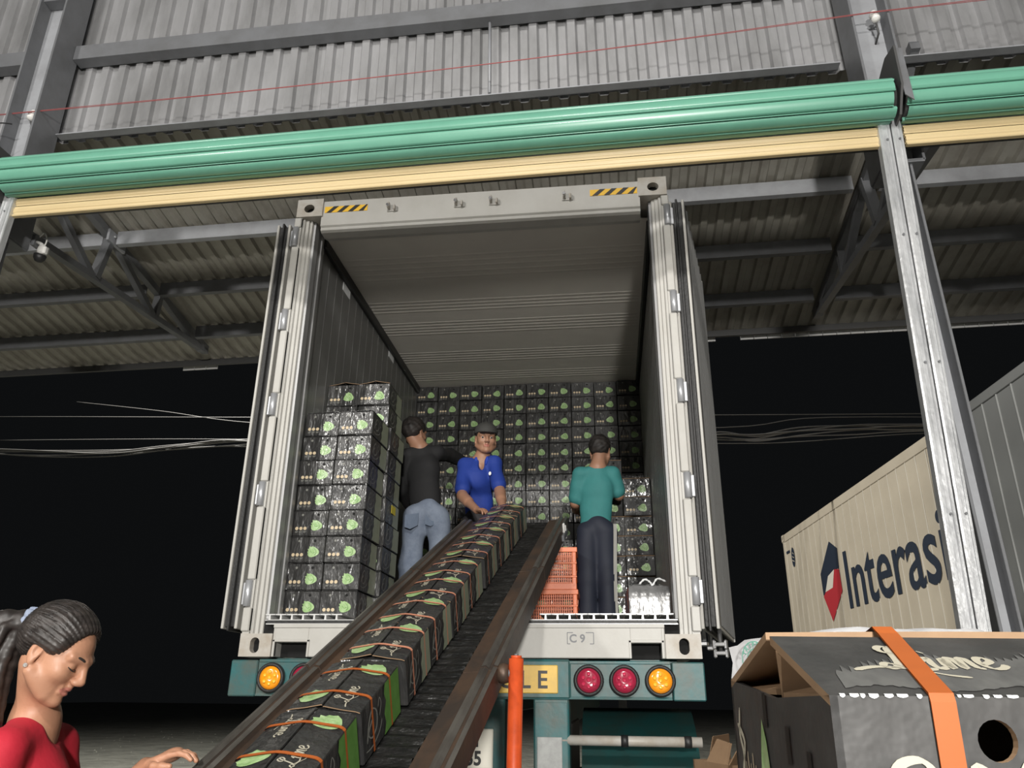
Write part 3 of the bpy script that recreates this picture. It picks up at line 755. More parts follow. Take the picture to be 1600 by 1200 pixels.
# ================================================================== CONTAINERS BEYOND, AT RIGHT
def side_container(name, label, loc, rz, L, H, W_, m, mr, pitch_, rail, group=None):
    t = thing(name, label, 'container', loc, (0, 0, rz))
    # local: x along the long side towards the camera, y outwards (towards the viewer's left), z up from the underside
    mb = MB(); mb.box((0, .008, .02), (L, W_, H - .02), m); mb.build('body', t)
    mb = MB(); mb.box((0, .0, .15), (L, .01, H - rail), m); sp = mb.build('side_panel', t)
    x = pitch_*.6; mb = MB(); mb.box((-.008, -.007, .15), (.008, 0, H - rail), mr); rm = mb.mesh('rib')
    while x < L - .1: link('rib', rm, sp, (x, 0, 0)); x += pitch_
    mb = MB(); mb.box((0, -.012, H - rail), (L, .03, H), m, .006); mb.build('top_rail', t)
    mb = MB(); mb.box((0, -.012, 0), (L, .03, .15), m, .006); mb.build('bottom_rail', t)
    for xx in (0, L - .16):
        for zz in (0, H - .13):
            mb = MB(); mb.hole_plate((xx, -.02, zz), (1, 0, 0), (0, 0, 1), .16, .13, circ(.08, .065, .038, .03), (0, 1, 0), m, .03, dark)
            mb.box((xx, .012, zz), (xx + .16, .16, zz + .13), m); mb.build('corner_casting', t)
        mb = MB(); mb.box((xx + .03, -.010, .13), (xx + .13, .05, H - .13), m, .006); mb.build('corner_post', t)
    return t
ang = math.atan2(-.998, .07)
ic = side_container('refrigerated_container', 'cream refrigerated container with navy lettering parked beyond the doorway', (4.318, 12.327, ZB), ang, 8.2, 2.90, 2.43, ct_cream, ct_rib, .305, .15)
me = mesh_xf(text_mesh('Interasia', 1.26, navy_p, .014), lambda c: Vector((c.x*.945, -.0085, c.y))); link('lettering', me, ic, (3.17, 0, 2.635 - ZB))
mb = MB(); yy = -.009; zz = ZB
mb.poly([(x, yy, z - zz) for x, z in ((2.695, 3.783), (3.028, 3.616), (2.991, 3.285), (2.76, 3.31), (2.44, 3.24), (2.20, 3.0), (2.076, 2.95), (2.066, 3.326))], navy_p)
mb.poly([(x, yy, z - zz) for x, z in ((2.991, 3.278), (3.008, 2.927), (2.386, 2.50), (2.076, 2.94), (2.21, 3.0), (2.58, 3.03), (2.76, 3.305))], red_p)
mb.poly([(x, yy - .001, z - zz) for x, z in ((2.20, 3.0), (2.43, 3.24), (2.765, 3.305), (2.59, 3.03))], ct_rib)
mb.build('logo', ic)
mb = MB(); mb.poly([(.60 + .10*math.cos(a*PI/8), yy, 3.86 - zz + .19*math.sin(a*PI/8)) for a in range(16)], navy_p)
for k in range(3): mb.poly([(.52 + .03*k, yy - .001, 3.80 - zz + .07*k), (.66, yy - .001, 3.76 - zz + .07*k), (.66, yy - .001, 3.775 - zz + .07*k), (.52 + .03*k, yy - .001, 3.82 - zz + .07*k)], ct_cream)
mb.build('round_emblem', ic)
mb = MB(); mb.box((.2, -.0105, 3.98 - zz), (.42, -.0095, 4.03 - zz), navy_p); mb.build('number_line', ic)
ang2 = math.atan2(-1.117, .055)
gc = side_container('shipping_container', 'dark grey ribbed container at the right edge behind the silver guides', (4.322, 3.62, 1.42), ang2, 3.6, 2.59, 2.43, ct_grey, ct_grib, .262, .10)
def chassis(label, cont, L, zt):
    t = thing('container_trailer', label, 'trailer', cont.location.copy(), cont.rotation_euler.copy()); t.location.z = 0
    for yy in (.75, 1.7):
        mb = MB(); mb.box((.1, yy - .06, .95), (L - .1, yy + .06, zt - .06), teal_p, .01); mb.build('chassis_rail', t)
    for xx in (.3, L - .5):
        mb = MB(); mb.box((xx, .03, zt - .07), (xx + .2, 2.4, zt - .002), teal_p); mb.build('cross_member', t)
        mb = MB(); mb.lathe([(.2, -.13), (.50, -.12), (.50, .12), (.2, .13)], (xx + .3, 0.25, .5), (0, 1, 0), tyre_m, 24); mb.build('wheel', t)
        mb = MB(); mb.lathe([(.2, -.13), (.50, -.12), (.50, .12), (.2, .13)], (xx + .3, 2.15, .5), (0, 1, 0), tyre_m, 24); mb.build('wheel', t)
        mb = MB(); mb.tube([(xx + .3, 0.25, .5), (xx + .3, 2.15, .5)], .06, steel_dk, 8); mb.box((xx + .2, 0.69, .5), (xx + .4, 0.81, 1.0), steel_dk); mb.box((xx + .2, 1.64, .5), (xx + .4, 1.76, 1.0), steel_dk); mb.build('axle', t)
chassis('trailer chassis under the cream container with navy lettering', ic, 8.2, ZB)
chassis('trailer chassis under the dark grey ribbed container at right', gc, 3.6, 1.42)

# ================================================================== CABLES IN THE NIGHT
from mathutils import noise as mnoise
def at_px(u, v, y):
    R = cam.rotation_euler.to_matrix(); d = R @ Vector(((u - 800)/1214.65, (600 - v)/1214.65, -1)); c = Vector(cam.location)
    return c + d*((y - c.y)/d.y)
def cable(pts, r, label, grp=None):
    mb = MB(); mb.tube(catmull([tuple(p) for p in pts], 6), r, cable_m, 6); o = mb.build('power_cable'); tag(o, label, 'cable', grp)
rs = random.Random(5)
CY = 9.0
BL = [at_px(u, v, CY) for u, v in ((-260, 706), (-60, 704), (60, 707), (170, 708), (260, 701), (345, 692), (430, 690))]
for k in range(6):
    pts = [p + Vector((0, .05*math.cos(k), .028*math.sin(k*1.7 + i*1.9) + .02*(k - 2.5)*(.4 + .6*abs(math.sin(i*.9))))) for i, p in enumerate(BL)]
    pts += [at_px(700, 680, CY), at_px(1050, 684, CY)]
    pts += [p + Vector((0, .05*math.cos(k), .03*math.sin(k*2.1 + i*1.7) + .022*(k - 2.5))) for i, p in enumerate([at_px(u, v, CY) for u, v in ((1125, 681), (1180, 684), (1250, 675), (1340, 670), (1450, 668), (1900, 660))])]
    cable(pts, .012, 'twisted grey power cable of the bundle crossing the night sky', 'bundled power cables')
cable([at_px(u, v, CY + 1) for u, v in ((-200, 652), (60, 651), (400, 652), (800, 650), (1500, 646), (1900, 640))], .008, 'thin lone cable above the left end of the bundled power cables')
cable([at_px(u, v, CY + 1.3) for u, v in ((120, 628), (250, 642), (400, 661), (700, 672), (1130, 668), (1300, 652), (1800, 655))], .008, 'thin cable slanting down behind the left open container door')
cable([at_px(u, v, CY + .6) for u, v in ((0, 688), (300, 686), (700, 690), (1125, 693), (1250, 690), (1450, 677), (1800, 672))], .008, 'thin cable running just under the bundled power cables')
# ================================================================== CARTONS
CW, CL, CH = .222, .335, .153
def end_print(mb, O, U, V, N, film=False, seed=1):
    """the printed end of a carton: lime, three round pictures, small type, hand hole"""
    O, U, V, N = map(Vector, (O, U, V, N))
    blob(mb, O + U*.152 + V*.062, U, V, N*.0008, .034, lime_p, seed)
    pts = [(.150, .085), (.165, .075), (.172, .055), (.160, .040)]
    ribbon(mb, pts, .004, O, U, V, N*.0013, lime_d, 3); ribbon(mb, [(.135, .07), (.148, .055), (.165, .06)], .004, O, U, V, N*.0013, lime_d, 3)
    for k in range(3):
        c = O + U*(.030 + .026*k) + V*.046 + N*.0008
        mb.poly([c + U*(.0105*math.cos(a*PI/5)) + V*(.0105*math.sin(a*PI/5)) for a in range(10)], dot_p)
        for r in (.026, .020): mb.poly([O + U*(.021 + .026*k) + V*r + N*.0008, O + U*(.040 + .026*k - .004*(r < .025)) + V*r + N*.0008, O + U*(.040 + .026*k - .004*(r < .025)) + V*(r + .0035) + N*.0008, O + U*(.021 + .026*k) + V*(r + .0035) + N*.0008], swirl_p)
    for (cu, cv, r, mm) in ((.158, .128, .0085, dark), (.060, .128, .0075, swirl_p)):
        c = O + U*cu + V*cv + N*.0008; mb.poly([c + U*(r*math.cos(a*PI/5)) + V*(r*math.sin(a*PI/5)) for a in range(10)], mm)
def side_print(mb, O, U, V, N, m_panel):
    """the printed long side: olive panel on one half, grey lettering swirl on the other"""
    O, U, V, N = map(Vector, (O, U, V, N)); L, H = CL, CH
    pn = [(.52, .02), (.985, .02), (.985, .97), (.60, .97), (.57, .80), (.61, .62), (.55, .42), (.58, .22)]
    mb.poly([O + U*(p[0]*L) + V*(p[1]*H) + N*.0008 for p in pn], m_panel)
    for st, wd in (([(.10, .30), (.16, .62), (.26, .80), (.36, .66), (.34, .40), (.22, .30), (.14, .44), (.24, .62)], .010), ([(.06, .18), (.22, .14), (.40, .24), (.48, .40)], .007), ([(.40, .70), (.44, .85), (.48, .70), (.42, .52)], .006)):
        ribbon(mb, [(p[0]*L, p[1]*H) for p in st], wd, O, U, V, N*.0010, swirl_p, 4)
def carton_body(mb, body, panel=None, seed=1, top=True, bev=.004):
    """outer box, base centre front at the origin: x -W/2..W/2, y 0..L, z 0..H"""
    mb.box((-CW/2, 0, 0), (CW/2, CL, CH), body, bev)
    end_print(mb, (-CW/2, 0, 0), (1, 0, 0), (0, 0, 1), (0, -1, 0), seed=seed)
    end_print(mb, (CW/2, CL, 0), (-1, 0, 0), (0, 0, 1), (0, 1, 0), seed=seed)
    side_print(mb, (CW/2, 0, 0), (0, 1, 0), (0, 0, 1), (1, 0, 0), panel or carton_gr)
    side_print(mb, (-CW/2, CL, 0), (0, -1, 0), (0, 0, 1), (-1, 0, 0), panel or carton_gr)
ORD = ['first', 'second', 'third', 'fourth', 'fifth', 'sixth', 'seventh', 'eighth', 'ninth', 'tenth', 'eleventh', 'twelfth', 'thirteenth', 'fourteenth', 'fifteenth', 'sixteenth']
rs = random.Random(21)
# --- the back wall: ten columns, stacked from the floor to the ceiling
metas = []
for sd in range(4):
    mb = MB(); carton_body(mb, carton, seed=sd + 1); mb.box((-CW/2, .002, CH - .001), (CW/2, CL, CH + .0025), carton); metas.append(mb.mesh('carton'))
mb = MB(); carton_body(mb, carton_dk, seed=2); mfilm = mb.mesh('carton_film')
WALLY = 3.10; px_ = 2*IW/10; pz = (4.245 - FL)/16
for c in range(10):
    for r in range(16):
        top_no = 15 - r
        film = (c in (7, 8) and rs.random() < .55) or c == 9 or (c > 4 and top_no > 8 and rs.random() < .5)
        o = link('lime_carton', mfilm if film else metas[rs.randrange(4)], None,
                 (-IW + px_*(c + .5) + rs.uniform(-.002, .002), WALLY + rs.uniform(-.012, .012), FL + .001 + r*pz + .0006), (rs.uniform(-.008, .008), 0, rs.uniform(-.022, .022)))
        # the columns' own heights drift a little, as in the photo
        tag(o, 'back wall lime carton, %s row from the top, %s column from the left' % (ORD[top_no], ORD[c]), 'carton', 'cartons stacked against the far end of the load')
# --- cartons with separate lids (used wherever they are seen close)
def make_carton(name='lime_carton', body=carton, hump=.016, straps=False, panel=None, seed=1, strap_mat=None):
    root = thing(name, 'black lime carton', 'carton')
    mb = MB(); carton_body(mb, body, panel, seed); mb.build('carton_body', root)
    for s in (-1, 1):                          # two long lid flaps that bulge up to the middle seam
        rows = []
        y0, y1 = (-.004 if s > 0 else .006), (CL - .006 if s > 0 else CL + .004)
        for y in (y0, y0 + .05, (y0 + y1)/2, y1 - .05, y1):
            hh = hump*(1.0 if abs(y - CL/2) < .13 else .92)
            rows.append([(s*CW/2, y, CH), (s*(CW/2 - .012), y, CH + .004), (s*CW/4, y, CH + .35*hh + .003), (s*.006, y, CH + hh), (s*.0035, y, CH + hh - .001)])
        mb = MB(); mb.grid(rows, body, False); mb.grid([[(p[0], p[1], p[2] - .004) for p in r_][::-1] for r_ in rows], body, False)
        ek = kraft if hump > .01 else body
        for y in (y0, y1):
            a = rows[0] if y == y0 else rows[-1]
            for i in range(4): mb.poly([a[i], a[i+1], (a[i+1][0], a[i+1][1], a[i+1][2] - .0025), (a[i][0], a[i][1], a[i][2] - .0025)], ek)
        # print on the flap: lime towards one end, the word towards the other
        sl = (hump - .003)/(CW/2 - .012); Un = Vector((0, 1, 0)); Vn = Vector((-s*1, 0, .0)).normalized()
        def fl_pt(x, y): 
            ax = abs(x); 
            z = CH + (.004 + (.35*hump - .001)*((CW/2 - .012 - ax)/(CW/4 - .012)) if ax > CW/4 else .35*hump + .003 + (hump*.62 - .003)*((CW/4 - ax)/(CW/4 - .006)))
            return (x, y, z + .0022)
        b2 = MB()
        blob(b2, (0, 0, 0), (1, 0, 0), (0, 1, 0), (0, 0, 0), .040, lime_p, 3 + s + seed, 24)
        lime_word(b2, (0, 0, 0), (.055, 0, 0), (0, .055, 0), (0, 0, 0), cream_p, .085/.055*.055)
        base = len(mb.v); nb = 24
        cy_b, cy_t = (.265, .075) if s > 0 else (.075, .225)
        for i, p in enumerate(b2.v):
            if i < nb: q = fl_pt(s*.058 + p[0]*1.0 if abs(s*.058 + p[0]) < CW/2 else s*.10, cy_b + p[1])
            else: # word reads along the carton's length
                u_, v_ = p[0], p[1]
                q = fl_pt(s*.050 - v_*1.0 + .02, cy_t + u_ - .04) if s > 0 else fl_pt(s*.050 + v_*1.0 - .02, cy_t - u_ + .06)
            mb.v.append(q)
        for f, mi_ in zip(b2.f, b2.m): mb.f.append(tuple(base + i for i in f)); mb.m.append(mb.mi(b2.mats[mi_])); mb.sm.append(False)
        mb.build('lid_flap', root)
    if straps:
        for y in (.085, .245):
            hw = .0058; path = [(-CW/2 - .0015, .002), (-CW/2 - .0015, CH), (-CW/2 + .012, CH + .010), (-CW/4, CH + .55*hump + .006), (0, CH + hump + .004), (CW/4, CH + .55*hump + .006), (CW/2 - .012, CH + .010), (CW/2 + .0015, CH), (CW/2 + .0015, .002)]
            path = catmull([path[0], path[1]], 1)[:1] + catmull(path[1:8], 3) + [path[8]]
            mb = MB(); mb.grid([[(p[0], y - hw, p[1]) for p in path], [(p[0], y + hw, p[1]) for p in path]], strap_mat or strap_s, False)
            mb.grid([[(p[0]*.993, y + hw, p[1] - .0012) for p in path], [(p[0]*.993, y - hw, p[1] - .0012) for p in path]], strap_mat or strap_s, False)
            mb.build('strap', root)
    return root
# --- the stacks just inside the doors, left
proto = make_carton(hump=.006, seed=2); used = [False]
protoh = make_carton(hump=.022, seed=3); usedh = [False]
def put(first, flag, loc, rz, label, group):
    if not flag[0]:
        flag[0] = True; o = first; o.location = loc; o.rotation_euler = (0, 0, rz); tag(o, label, 'carton', group); return o
    return dup(first, loc, (0, 0, rz), label, group)
ph = .1585
for c in range(2):
    for r in range(8):
        x = -1.128 + .2245*(c + .5) + rs.uniform(-.003, .003) + .004*(r - 4)*.5
        put(proto, used, (x, .30 + rs.uniform(-.010, .010), FL + .001 + r*ph), rs.uniform(-.02, .02),
            'black lime carton, %s column of the front left stack, %s from the floor' % (('left', 'right')[c], ORD[r]), 'cartons stacked inside the left door')
for c in range(2):
    for r in range(10):
        x = -1.128 + .2245*(c + .5) + (.022 if r < 8 else -.004) + rs.uniform(-.003, .003)
        top = r == 9
        a = (protoh, usedh) if top else (proto, used)
        put(*a, (x, .645 + rs.uniform(-.008, .008), FL + .001 + r*ph + (.012 if r > 7 else 0)), rs.uniform(-.02, .02),
            'black lime carton in the taller rear left stack, %s column, %s from floor' % (('left', 'right')[c], ORD[r]), 'cartons in the taller left stack')
mb = MB(); mb.box((-.6565, .78, 2.42), (-.6550, .88, 2.475), mat('lemon_sticker', (0.70, 0.58, 0.02), .5)); tag(mb.build('yellow_sticker'), 'yellow sticker on the side of the taller left stack', 'sticker')
# --- the shiny stack behind the man in the teal shirt, right
mb = MB(); carton_body(mb, carton_dk, seed=4); mb.box((-CW/2, .0, CH - .001), (CW/2, CL, CH + .003), kraft); mr_ = mb.mesh('wrapped_carton')
for c in range(2):
    for r in range(8 if c else 9):
        o = link('lime_carton', mr_, None, (.79 + .226*c + rs.uniform(-.006, .006), 2.08 + rs.uniform(-.02, .02), FL + .001 + r*.158), (0, 0, rs.uniform(-.06, .06)))
        tag(o, 'film-wrapped carton in the %s column of the right stack, %s from floor' % (('left', 'right')[c], ORD[r]), 'carton', 'shiny cartons in the right stack')
# --- the lone wrapped carton on the floor, right
wr = thing('wrapped_carton', 'silvery film-wrapped carton standing alone on the floor at right', 'carton', (.985, .24, FL + .001), (0, 0, .05))
mb = MB(); mb.box((-CW/2, 0, 0), (CW/2, CL, CH + .01), carton_dk, .006)
for q in ((-.07, .12), (.075, .135)):
    mb.poly([(q[0] + .010*math.cos(a*PI/5), -.0006, q[1] + .010*math.sin(a*PI/5)) for a in range(10)], dark)
mb.build('carton_body', wr)
mb = MB(); rows = []
for i in range(13):                            # loose crumpled film on top and front
    u = -CW/2 + CW*i/12
    rows.append([(u, -.004 - .004*rs.random(), .004 + .02*rs.random()), (u, -.005 - .006*rs.random(), .05), (u, -.005 - .005*rs.random(), .10), (u, -.004, CH + .008), (u, .05 + .01*rs.random(), CH + .016 + .014*rs.random()), (u, .14, CH + .014 + .026*rs.random()), (u, .26, CH + .013 + .012*rs.random())])
film = mat('crumpled_film', (0.25, 0.25, 0.25), 0.28, 0.3, (10, (0.09, 0.09, 0.09), .9), (16, .6, (1, 1, .6), .012))
mb.grid(rows, film, True); mb.build('plastic_film', wr)
mb = MB(); mb.tube(catmull([(-.05, .01, CH + .02), (-.02, 0.0, CH + .045), (.01, .01, CH + .03), (.02, -.006, CH + .012), (.05, .01, CH + .05), (.10, .05, CH + .04)], 4), [.004 + .003*(i % 2) for i in range(21)], paper_w, 6); mb.build('film_knot', wr)

# ================================================================== ORANGE CRATES
def crate(loc, rz, label):
    t = thing('plastic_crate', label, 'crate', loc, (0, 0, rz), 'orange crates stacked under the conveyor end')
    W_, D_, H = .44, .34, .30
    for nm, z0, z1, o in (('top_rim', H - .035, H, .012), ('middle_rim', H*.60, H*.60 + .014, .008), ('lower_rim', H*.28, H*.28 + .014, .008), ('base_rim', 0, .045, .004)):
        mb = MB()
        for lo, hi in (((-W_/2 - o, -o, z0), (W_/2 + o, .012, z1)), ((-W_/2 - o, D_ - .012, z0), (W_/2 + o, D_ + o, z1)), ((-W_/2 - o, 0, z0), (-W_/2 + .012, D_, z1)), ((W_/2 - .012, 0, z0), (W_/2 + o, D_, z1))):
            mb.box(lo, hi, crate_m, .003)
        mb.build(nm, t)
    mb = MB(); p = .0155                       # fine lattice of upright slats
    for i in range(int(W_/p)):
        x = -W_/2 + .008 + i*p
        for y in (.004, D_ - .008): mb.box((x, y, .03), (x + .0068, y + .005, H - .02), crate_m)
    for i in range(int(D_/p)):
        y = .008 + i*p
        for x in (-W_/2 + .004, W_/2 - .009): mb.box((x, y, .03), (x + .005, y + .0068, H - .02), crate_m)
    for z in [H*k/13 for k in range(2, 12)]:
        mb.box((-W_/2, .006, z), (W_/2, .009, z + .004), crate_m)
        mb.box((W_/2 - .008, 0, z), (W_/2 - .005, D_, z + .004), crate_m)
    mb.build('slat_lattice', t)['kind'] = 'stuff'
    for x in (-W_/2, W_/2):
        for y in (0, D_):
            mb = MB(); mb.box((x - (.004 if x < 0 else .026), y - (.004 if y == 0 else .026), .02), (x + (.026 if x < 0 else .004), y + (.026 if y == 0 else .004), H - .01), crate_m, .005); mb.build('corner_rib', t)
    mb = MB(); mb.box((-W_/2, .0, .0), (W_/2, D_, .012), crate_m); mb.build('base', t)
    return t
crate((.315, 1.50, FL + .001), .0, 'lower orange slatted plastic crate on the container floor')
crate((.312, 1.505, FL + .302), .02, 'upper orange slatted plastic crate stacked on the lower one')

# ================================================================== CONVEYOR
SLP, YAW = math.radians(23.5), math.radians(3.16)
Dv = Vector((math.sin(YAW)*math.cos(SLP), math.cos(YAW)*math.cos(SLP), math.sin(SLP)))
Sv = Vector((math.cos(YAW), -math.sin(YAW), 0)); Nv = Sv.cross(Dv)
CE = Vector((.391, 1.1, 2.413))
CM = Matrix(((Sv.x, Dv.x, Nv.x, CE.x), (Sv.y, Dv.y, Nv.y, CE.y), (Sv.z, Dv.z, Nv.z, CE.z), (0, 0, 0, 1)))
cv = bpy.data.objects.new('belt_conveyor', None); COL.objects.link(cv); cv.empty_display_size = .1; cv.matrix_basis = CM
tag(cv, 'dark belt conveyor sloping up into the container, rusty side rails', 'conveyor')
LEN = 3.72
mb = MB(); rows = []; d = -LEN                 # belt with low cross cleats, running over the end rollers
rsb = random.Random(9)
while d < -.02:
    for dd, h in ((0, -.010), (.008, -.002), (.020, -.002), (.030, -.010)):
        rows.append([(s_, d + dd + .006*math.sin(s_*9 + d*3), h + .0022*math.sin(s_*14 + d*7)) for s_ in (-.485, -.37, -.25, -.14, -.07, -.026)])
    d += .062
mb.grid(rows, belt_m, True)
for e, sg in ((-.02, 1), (-LEN, -1)):
    pass
mb.box((-.485, -LEN, -.075), (-.026, -.02, -.065), belt_m); mb.build('belt', cv)
for e in (-.045, -LEN + .04):
    mb = MB(); mb.lathe([(.0, -.24), (.030, -.24), (.030, .24), (0, .24)], (-.255, e, -.042), (1, 0, 0), steel_dk, 16); mb.build('end_roller', cv)
for side in (1, -1):
    def X(a): return a if side > 0 else -.51 - a
    mb = MB()
    pr = [(-.018, -.065), (-.018, .006), (.044, .010), (.050, .024), (.066, .028), (.078, .018), (.088, .018), (.096, .030), (.110, .026), (.112, -.060), (.104, -.060), (.104, .0), (-.010, .0), (-.010, -.065)]
    segs = [(-LEN, -2.62), (-2.615, -1.30), (-1.295, 0.0)]
    for k, (a, b) in enumerate(segs):
        m2 = MB(); m2.grid([[(X(p[0]), a, p[1] + .0015*k) for p in pr], [(X(p[0]), b, p[1] + .0015*k) for p in pr]], rail_m, False, True, True)
        rl = m2.build('side_rail', cv)
        m3 = MB(); q = [(.0500, .0255), (.0665, .0295), (.0775, .0195)]; m3.grid([[(X(p[0]), a + .004, p[1] + .0015*k) for p in q], [(X(p[0]), b - .004, p[1] + .0015*k) for p in q]], rail_l, False)
        q = [(.089, .0195), (.0965, .0315), (.1105, .0275)]; m3.grid([[(X(p[0]), a + .004, p[1] + .0015*k) for p in q], [(X(p[0]), b - .004, p[1] + .0015*k) for p in q]], rail_l, False)
        m3.build('worn_edge', rl)
# clamp near the upper end, right rail
mb = MB(); mb.box((.108, -.42, -.045), (.128, -.20, -.005), steel, .004); mb.box((.112, -.36, -.005), (.126, -.33, .06), porcelain, .006); mb.box((.112, -.28, -.06), (.126, -.25, .03), porcelain, .006); mb.build('rail_clamp', cv)
mb = MB(); mb.box((-.47, -3.0, -.16), (-.05, -2.95, -.08), steel_dk); mb.box((-.47, -1.5, -.16), (-.05, -1.45, -.08), steel_dk); mb.box((-.47, -.3, -.16), (-.05, -.25, -.08), steel_dk); mb.build('cross_brace', cv)
CMI = CM.inverted()
def leg(sx, dv, tilt, m, r, name):
    """a post from a rail straight down to the ground, in the conveyor's own frame"""
    top = CM @ Vector((sx, dv, -.05)); bot = Vector((top.x + tilt[0], top.y + tilt[1], .0))
    up = top + (top - bot).normalized()*.10
    mb = MB(); mb.tube([CMI @ bot, CMI @ up], r, m, 16)
    e = CMI @ up; mb.tube([e, CMI @ (up + (up - bot).normalized()*.010)], r*.75, m, 16)
    lg = mb.build(name, cv)
    return lg, up
lg, up = leg(.170, -2.615, (-.02, 0, 0), post_m, .0265, 'support_leg')
mb = MB(); mb.tube([CMI @ (up + Vector((0, 0, .008))), CMI @ (up + Vector((0, 0, .016)))], .008, steel, 8); mb.build('bolt', lg)
c0 = CMI @ (up + Vector((-.045, .0, -.05)))
mb = MB(); mb.lathe([(.030, -.02), (.036, 0), (.030, .02)], c0, (1, 0, 0), rail_m, 14); mb.lathe([(.016, 0), (.016, .05)], c0, (1, 0, 0), steel, 10); mb.build('pivot_bush', lg)
for sx in (.09, -.60):
    lg, up = leg(sx, -3.60, (0, -.05, 0), steel_dk, .02, 'foot_post')
# cartons riding up on the belt
cproto = make_carton(hump=.020, straps=True, seed=5, strap_mat=strap_s); cu_ = [False]
nearp = make_carton(hump=.020, straps=True, seed=6, strap_mat=strap_m, panel=lime_d); nu = [False]
dpos = [-3.615, -3.26, -2.885, -2.575, -2.27, -1.965, -1.585, -1.245, -.905, -.56]
soff = [-.258, -.260, -.250, -.258, -.250, -.258, -.252, -.256, -.252, -.25]
rzs = [.02, .0, .03, -.01, .02, 0, .02, -.02, .01, 0]
for i, d in enumerate(dpos):
    L_ = (dpos[i+1] - d if i < len(dpos) - 1 else .34)
    M = CM @ Matrix.Translation((soff[i], d, .002)) @ Matrix.Rotation(rzs[i], 4, 'Z') @ Matrix.Rotation(math.radians(0.2), 4, 'X')
    first, flag = (nearp, nu) if i < 2 else (cproto, cu_)
    lab = 'orange-strapped lime carton on the conveyor, %s from its %s end' % ((ORD[i], 'lower') if i < 5 else (ORD[len(dpos) - 1 - i], 'upper'))
    if not flag[0]: flag[0] = True; o = first
    else: o = dup(first)
    o.matrix_basis = M; tag(o, lab, 'carton', 'strapped cartons on the conveyor')

# ================================================================== FOREGROUND CARTON AND BAG
FM = Matrix.Translation((0, 0, 0))
c0 = Vector(cam.location); Rm = cam.rotation_euler.to_matrix()
def cpt(u, v, zc):
    return c0 + Rm @ Vector(((u - 800)/1214.65*zc, (600 - v)/1214.65*zc, -zc))
A = cpt(1290, 1086, .47)
yaw_f = math.radians(6.0); FL_, FW_, FH_ = .37, .235, .165
fg = thing('lime_carton', 'large close charcoal lime carton with orange strap, front right corner of the photo', 'carton', A - Vector((0, 0, FH_)), (math.radians(2.0), math.radians(0.0), yaw_f))
# local: x along the long front face, y away, z up; A is the upper left front corner
t = .005
mb = MB()                                       # front wall with a real round hand hole
hole = circ(.095, FH_ - .024, .0116, .0116, 20)
mb.hole_plate((0, 0, 0), (1, 0, 0), (0, 0, 1), FL_, FH_, hole, (0, 1, 0), carton_fg, t, kraft)
mb.box((0, FW_ - t, 0), (FL_, FW_, FH_), carton_fg); mb.box((0, 0, 0), (FL_, FW_, t), kraft)
zl = [(0, 0), (FW_, 0), (FW_, FH_ + .004), (FW_*.5, FH_ - .006), (0, FH_)]
mb.prism([(0, p[0], p[1]) for p in zl], (t, 0, 0), carton_fg); mb.prism([(FL_ - t, p[0], p[1]) for p in zl], (t, 0, 0), carton_fg)
mb.prism([(t, .01, .10), (FL_ - t, .01, .10), (FL_ - t, FW_ - .01, .10), (t, FW_ - .01, .10)], (0, 0, .004), kraft)
mb.build('carton_body', fg)
RH = .037                                       # ridge height of the bulging lid
def flap(y0, y1, z0, z1, nm, bow):
    th = .006; rows = []; n = 8
    for i in range(n + 1):
        u = i/n; sag = bow*math.sin(PI*u)
        rows.append([(FL_*u, y0 + (y1 - y0)*v, z0 + (z1 - z0)*v + sag*v) for v in (0, .3, .65, 1)])
    mb = MB(); mb.grid(rows, carton_fg, False)
    dn = Vector((0, 0, -th)); low = [[tuple(Vector(p) + dn) for p in r_] for r_ in rows]
    mb.grid([r_[::-1] for r_ in low], kraft, False)
    for a, b in ((rows[0], low[0]), (rows[-1], low[-1]), ([r_[-1] for r_ in rows], [r_[-1] for r_ in low])):
        for i in range(len(a) - 1): mb.poly([a[i], a[i+1], b[i+1], b[i]], kraft)
    return mb
mb = flap(0, FW_*.46, FH_, FH_ + RH, 'lid', .0)
SLV = Vector((0, FW_*.46, RH)); SLn = SLV.normalized(); Nf = Vector((0, -SLn.z, SLn.y))
# printed brush stroke and the word on the sloping front flap
O = Vector((0, 0, FH_)) + Nf*.0006
rsf = random.Random(4); up_, lo_ = [], []
for i in range(120):
    u = .014 + .335*i/119; amp = min(1, .30 + i/40)
    up_.append(O + Vector((u + .004, 0, 0)) + SLn*(.022 + .060*amp*(.80 + .12*math.sin(i*.12)) + rsf.uniform(0, .011)*(1 if i % 2 else -.5)))
    lo_.append(O + Vector((u, 0, 0)) + SLn*(.010 + .004*math.sin(i*.2) + rsf.uniform(0, .003)))
mb.grid([lo_, up_], brush_gr, False)
lime_word(mb, O + Nf*.0006 + Vector((.054, 0, 0)) + SLn*.036, Vector((.043, 0, 0)), SLn*.052, (0, 0, 0), cream_p, .12)
ffl = mb.build('front_flap', fg)
mb = MB(); u = .006                               # the fold is worn to the white fibre in spots
while u < FL_ - .02:
    w_ = rsf.uniform(.0015, .007); g = rsf.uniform(.0005, .0016)
    a = [(u + w_*k/4, -.0010, FH_ - g*math.sin(PI*(k + .3)/4.6)) for k in range(5)]; b = [(u + w_*k/4, g*.9*math.sin(PI*(k + .3)/4.6), FH_ + .0012) for k in range(5)]
    mb.grid([a, [(q[0], -.0010, FH_ + .0006) for q in a], b], paper_w, False); u += w_ + rsf.uniform(.0005, .005)*(1 + 3*u)
mb.build('worn_crease', ffl)
mb = flap(FW_, FW_*.50, FH_ + .004, FH_ + RH + .003, 'lid', .002); mb.build('rear_flap', fg)
